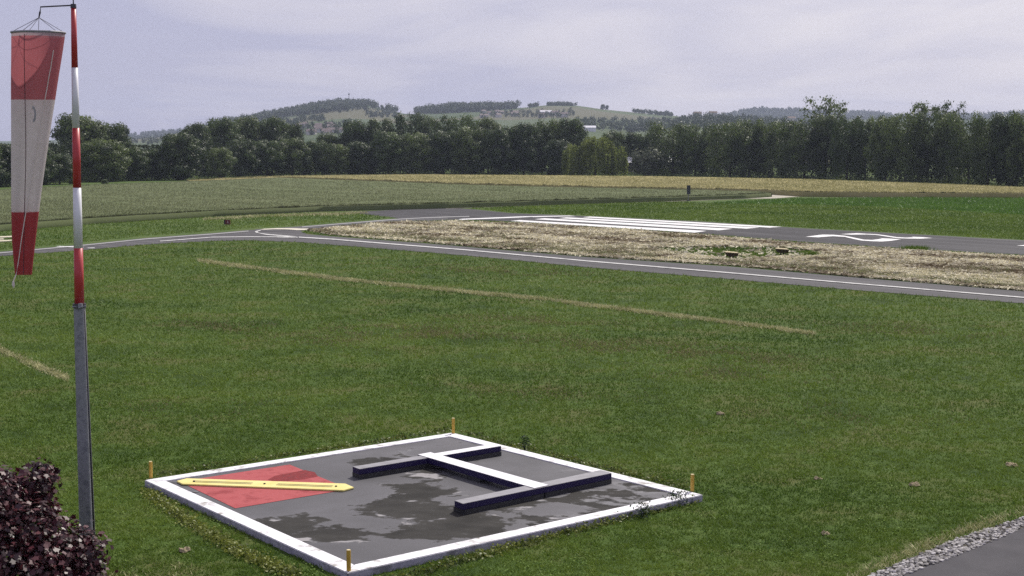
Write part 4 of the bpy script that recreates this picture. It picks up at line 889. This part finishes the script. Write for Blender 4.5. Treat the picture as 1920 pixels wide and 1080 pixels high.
# low scrub along the foot of the wood
n = 9000; u = rng.uniform(-180, 2130, n); p = Parr(u, np.interp(u, [-200, 0, 150, 335, 450, 600, 1200, 1500, 1700, 1920, 2150], [368, 351, 342, 337, 331, 328.5, 329, 334, 340.5, 349, 360])); p[:, 1] += rng.uniform(-3, 2, n); p[:, 2] = rng.uniform(0, 1.3, n) * (.6 + .6 * np.sin(u * .05) ** 2)
tag(obj('undergrowth', npme('undergrowth', leaves(p, rng.normal(size=(n, 3)), rng.uniform(.3, .6, n)), 4, rng.uniform(0, .8, n)), LEAF['olive']), kind='stuff')
# white walled buildings glimpsed between the trunks
m_wall = mat('white_render', (.72, .72, .74), .8, .2, [(.78, .78, .8)], 1); m_roof = mat('brown_roof_tiles', (.16, .12, .10), .85, .2, [(.22, .17, .14)], 1.5); m_win = mat('dark_glazing', (.02, .022, .03), .15, .5)
def house(x, y, w_, d_, h_, rh, rz, label, group, name='house', z=0, windows=True, roof=None, wall=None):
    r_ = empty(name, (x, y, z), label, 'building', group); r_.rotation_euler = (0, 0, rz)
    MB().box((0, 0, h_ / 2 - 1), (w_, d_, h_ + 2)).build('wall', wall or m_wall, r_, world=False)
    o_ = .4; V = [(-w_ / 2 - o_, -d_ / 2 - o_, h_), (w_ / 2 + o_, -d_ / 2 - o_, h_), (w_ / 2 + o_, d_ / 2 + o_, h_), (-w_ / 2 - o_, d_ / 2 + o_, h_), (-w_ / 2 - o_, 0, h_ + rh), (w_ / 2 + o_, 0, h_ + rh)]
    MB().add(V, [(3, 2, 1, 0), (0, 1, 5, 4), (2, 3, 4, 5), (1, 2, 5), (3, 0, 4)]).build('roof', roof or m_roof, r_, world=False)
    if windows:
        for k_ in range(4): MB().box((-w_ / 2 + w_ * (k_ + .5) / 4, -d_ / 2 - .02, h_ * .5), (w_ * .1, .08, 1.2)).build('window', m_win, r_, world=False)
    return r_
m_shed = mat('shaded_shed_wall', (.05, .05, .045), .9, .1, [(.08, .075, .07)], 2)  # shade on the shed walls is put into this dark colour
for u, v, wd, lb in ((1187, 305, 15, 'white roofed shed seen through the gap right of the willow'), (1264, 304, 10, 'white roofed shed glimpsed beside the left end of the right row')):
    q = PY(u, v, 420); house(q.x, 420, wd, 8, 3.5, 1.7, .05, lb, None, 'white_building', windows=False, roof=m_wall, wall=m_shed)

# ------------------------------------------------------------------ hills
R1 = [(-700, 276), (-150, 274), (150, 270), (300, 258), (400, 237), (470, 224), (530, 214), (590, 202), (640, 196), (690, 197), (735, 208), (760, 213), (778, 214), (800, 211), (850, 206), (900, 205), (960, 203.5), (985, 202), (1030, 198), (1080, 199.5), (1130, 206), (1200, 211.5), (1255, 216), (1300, 223), (1400, 238), (1500, 250), (1700, 263), (2100, 272), (2600, 276)]
R2 = [(-700, 268), (-150, 268), (150, 262), (240, 256), (330, 247), (430, 232), (560, 226), (800, 226), (1200, 226), (1300, 221), (1345, 219), (1390, 210), (1430, 206), (1500, 209), (1560, 213), (1620, 213), (1680, 219), (1800, 218), (1890, 214), (1920, 213), (2100, 214), (2600, 250)]
R3 = [(-700, 272), (900, 268), (1050, 254), (1150, 243), (1250, 229), (1300, 222), (1345, 219), (1420, 226), (1500, 232), (1620, 240), (1800, 250), (2200, 262), (2600, 270)]
def ridge(RR, d0, D1, gam=1.2):
    def z(u, d):
        zr = CAM_H + (HOR - lerp_poly(RR, u)) * D1 / FOC
        t = np.clip((d - d0) / (D1 - d0), 0, None); s_ = np.where(t <= 1, t ** gam, np.clip(1 - ((t - 1) / .5) ** 2, 0, 1)); return zr * s_ - 1.0 * (t <= 0)
    return z
def hill_mesh(name, z, d0, D1, m_):
    us = np.arange(-700, 2601, 10.0); ds = np.concatenate([np.linspace(d0, D1, 26), np.linspace(D1, D1 * 1.3, 7)[1:]])
    V = []
    for d in ds:
        zz = z(us, np.full(len(us), d))
        for u_, z_ in zip(us, zz):
            x = (u_ - 960) / FOC * d
            V.append((x, d, z_ + 2.2 * mnoise.noise(Vector((x * .006, d * .006, 1))) * min(1, (d - d0) / 300)))
    n = len(us); F = [(j * n + i, j * n + i + 1, (j + 1) * n + i + 1, (j + 1) * n + i) for j in range(len(ds) - 1) for i in range(n - 1)]
    return tag(obj(name, pyme(name, V, F, True), m_), kind='structure')
def fieldmat(name, cols, scale):
    m = bpy.data.materials.new(name); m.use_nodes = True; t = m.node_tree; b = t.nodes['Principled BSDF']; b.inputs['Roughness'].default_value = .95; b.inputs['Specular IOR Level'].default_value = .1
    c = N('ShaderNodeTexCoord', t); mp = N('ShaderNodeMapping', t); mp.inputs['Scale'].default_value = (scale * .6, scale * .45, 0); mp.inputs['Rotation'].default_value = (0, 0, .35); t.links.new(c.outputs['Object'], mp.inputs[0])
    vo = N('ShaderNodeTexVoronoi', t); vo.inputs['Scale'].default_value = 1; t.links.new(mp.outputs[0], vo.inputs['Vector'])
    s_ = N('ShaderNodeSeparateColor', t); t.links.new(vo.outputs['Color'], s_.inputs[0])
    r = N('ShaderNodeValToRGB', t); r.color_ramp.interpolation = 'CONSTANT'; t.links.new(s_.outputs[0], r.inputs[0]); e = r.color_ramp.elements
    while len(e) < len(cols): e.new(.5)
    for i, cc in enumerate(cols): e[i].position = i / len(cols); e[i].color = (*cc, 1)
    t.links.new(r.outputs[0], b.inputs['Base Color']); return m
m_field = fieldmat('patchwork_fields', [(.062, .092, .038), (.078, .108, .046), (.070, .098, .046), (.082, .110, .052), (.050, .078, .034), (.088, .112, .054), (.112, .112, .066)], .0075)
Z1, Z2, Z3 = ridge(R1, 750, 2400), ridge(R2, 2600, 4200), ridge(R3, 700, 1700)
hill_mesh('hills', Z1, 750, 2400, m_field); hill_mesh('far_hills', Z2, 2600, 4200, m_field); hill_mesh('near_slope', Z3, 700, 1700, m_field)
def on_hill(z, d0, D1, u, v):                  # where the pixel (u, v) meets the hill
    ds = np.linspace(d0 + 10, D1, 300); vv = HOR - (z(np.full(300, u), ds) - CAM_H) * FOC / ds
    k_ = np.where(vv <= v)[0]; d = ds[k_[0]] if len(k_) else D1
    return np.array([(u - 960) / FOC * d, d, float(z(np.array([u]), np.array([d]))[0])])
m_hw = leafmat('hill_wood_foliage', (.018, .034, .014), (.060, .090, .034), .3, .6, .2, .02, 0)
def wood(name, z, d0, D1, spots, th, size, lm, nq=42):
    cs, ns_ = [], []
    for u, v in spots:
        q = on_hill(z, d0, D1, u, v); h = th * rng.uniform(.6, 1.15); s_ = rsphere(nq)
        cs.append(q + np.array([0, 0, h * .5]) + s_ * rng.uniform(.4, 1.05, (nq, 1)) * np.array([h * .42, h * .42, h * .52])); ns_.append(s_ + rng.normal(0, .4, (nq, 3)))
    c = np.concatenate(cs); n = len(c)
    return tag(obj(name, npme(name, leaves(c, np.concatenate(ns_), rng.uniform(.7, 1.3, n) * size), 4, np.clip(rng.normal(.4, .2, n), 0, 1)), m_hw), kind='stuff')
def region(U, L, n):
    u = rng.uniform(U[0][0], U[-1][0], n); a, b = lerp_poly(U, u), lerp_poly(L, u); ok = rng.uniform(0, 1, n) < np.clip((b - a) / np.max(b - a), .12, 1)
    return list(zip(u[ok], (a + (b - a) * rng.uniform(0, 1, n))[ok]))
A_ = region([(395, 239), (470, 224), (530, 214), (590, 202), (640, 196), (690, 197), (735, 208), (746, 211)], [(395, 246), (470, 232), (530, 223), (590, 215), (640, 210), (690, 210), (735, 213), (746, 213)], 1500)
A_ = [q for q in A_ if not (655 < q[0] < 725 and q[1] > 201 + (q[0] - 655) * .03 and rng.uniform() < .85)]
wood('hill_wood', Z1, 750, 2400, A_, 11, 2.6, 'dark')
wood('plateau_wood', Z1, 750, 2400, region([(781, 213), (800, 211), (850, 206), (900, 205), (960, 203.5), (972, 203)], [(781, 216), (800, 216), (850, 214), (900, 212), (960, 206), (972, 205)], 900), 13, 2.8, 'dark')
sp = region([(990, 203), (1010, 200)], [(990, 204), (1010, 201)], 30) + region([(1026, 199), (1080, 200)], [(1026, 200.5), (1080, 201)], 110) + region([(1185, 211), (1258, 217)], [(1185, 212.5), (1258, 220)], 150) + region([(430, 233), (560, 228)], [(430, 240), (560, 242)], 200)
wood('skyline_copse', Z1, 750, 2400, sp, 7.5, 2.2, 'dark', 30)
sp = []
for (a, b, c_, d_, n) in ((900, 1075, 212, 223, 130), (1080, 1260, 226, 246, 260), (560, 610, 222, 232, 60), (690, 745, 213, 222, 70), (610, 680, 232, 252, 60), (540, 640, 236, 256, 90), (250, 330, 258, 272, 60)):
    sp += [(rng.uniform(a, b), rng.uniform(c_, d_)) for _ in range(n)]
wood('hillside_trees', Z1, 750, 2400, sp, 6.5, 1.8, 'olive', 26)
wood('far_wood', Z2, 2600, 4200, region([(150, 262), (240, 256), (330, 247), (430, 232)], [(150, 270), (240, 268), (330, 262), (430, 250)], 900) + region([(1345, 219), (1390, 210), (1430, 206), (1500, 209), (1560, 213), (1620, 213), (1680, 219), (1800, 218), (1890, 214), (1920, 213), (2100, 214)], [(1345, 224), (1390, 224), (1430, 224), (1500, 226), (1560, 226), (1620, 226), (1680, 226), (1800, 226), (1890, 226), (1920, 226), (2100, 226)], 2600), 12, 4.0, 'dark', 30)
wood('slope_wood', Z3, 700, 1700, region([(1130, 247), (1250, 231), (1300, 223), (1345, 220), (1420, 227), (1500, 233), (1620, 241)], [(1130, 252), (1250, 250), (1300, 250), (1345, 250), (1420, 250), (1500, 250), (1620, 250)], 1000), 8.5, 2.0, 'dark', 34)
# lone trees and the antenna on the skyline
def hill_tree(u, v, h, wd, lb):
    q = on_hill(Z1, 750, 2400, u, v); r_ = empty('broadleaf_tree', tuple(q), lb, 'tree'); r_.scale = (wd, wd, h); r_.rotation_euler = (0, 0, rng.uniform(0, 6))
    link(bpy.data.objects.new('crown', leafcrown('round', 1, 'dark')), r_); link(bpy.data.objects.new('trunk', PROTO['round', 1][1]), r_)
hill_tree(1129, 206.5, 9, 8, 'lone skyline tree on the bare hill, the larger of a pair'); hill_tree(1137, 207, 8, 6.5, 'lone skyline tree on the bare hill, the smaller of a pair')
hill_tree(639, 212.5, 5, 4.5, 'single dark tree standing in the hill field below the antenna')
q = on_hill(Z1, 750, 2400, 657, 197); an_ = empty('antenna', tuple(q), 'thin antenna mast on top of the wooded hill', 'antenna')
MB().tube([tuple(q), tuple(q + np.array([0, 0, 20]))], [.5, .3], 6).build('mast', m_dkst, an_); MB().box(tuple(q + np.array([0, 0, 17])), (2.2, 1, 2.2)).build('dish_cluster', m_dkst, an_)
# hillside houses, a few pixels each
m_pw = mat('pale_house_render', (.50, .48, .46), .8, .2, [(.6, .58, .55)], .1); m_pr = mat('red_tile_roof', (.20, .16, .15), .85, .2, [(.26, .21, .19)], .1)
for k_ in range(16):
    u, v = rng.uniform(562, 640), rng.uniform(238, 256); q = on_hill(Z1, 750, 2400, u, v)
    house(q[0], q[1], rng.uniform(5, 8), 5, 3.4, 2.2, rng.uniform(-.5, .5), 'tiny pale house in the hazy village below the antenna hill', 'village houses below the antenna hill', z=q[2], windows=False, roof=m_pr, wall=m_pw)
for k_ in range(12):
    u, v = rng.uniform(905, 1060), rng.uniform(213, 222); q = on_hill(Z1, 750, 2400, u, v)
    house(q[0], q[1], rng.uniform(6, 11), 6, 3.4, 2.2, rng.uniform(-.5, .5), 'tiny pale house among trees on the hillside below the plateau', 'houses below the wooded plateau', z=q[2], windows=False, roof=m_pr, wall=m_pw)
for (u, v, wd), lb in zip(((1023, 214.5, 16), (871, 212, 18), (1104, 245.5, 12)), ('long white farm shed on the hillside under the bare hilltop', 'long white roofed farm at the foot of the plateau wood', 'white roofed shed at the foot of the hill, just above the willow')):
    q = on_hill(Z1, 750, 2400, u, v); house(q[0], q[1], wd, 7, 3, 2, .1, lb, None, 'farm_shed', q[2], False, m_wall)
for (u, v), lb in zip(((1305, 221.5), (1334, 221), (1480, 227)), ('pale house on the low wooded ridge, left of the pair', 'pale house on the low wooded ridge, right of the pair', 'pale house among trees below the far blue hill')):
    q = on_hill(Z3, 700, 1700, u, v); house(q[0], q[1], 9, 6, 4.5, 2.0, .2, lb, None, 'house', q[2] + 1, False, m_roof, m_pw)

# ------------------------------------------------------------------ haze
hz = bpy.data.materials.new('pale_air'); hz.use_nodes = True; t = hz.node_tree; t.nodes.clear()
o_ = N('ShaderNodeOutputMaterial', t); pv = N('ShaderNodeVolumePrincipled', t); pv.inputs['Color'].default_value = (.70, .79, 1.0, 1); pv.inputs['Density'].default_value = .000112; pv.inputs['Anisotropy'].default_value = .2
t.links.new(pv.outputs[0], o_.inputs['Volume'])
tag(MB().box((0, 3060, 109), (8700, 6350, 222)).build('haze', hz), kind='stuff')
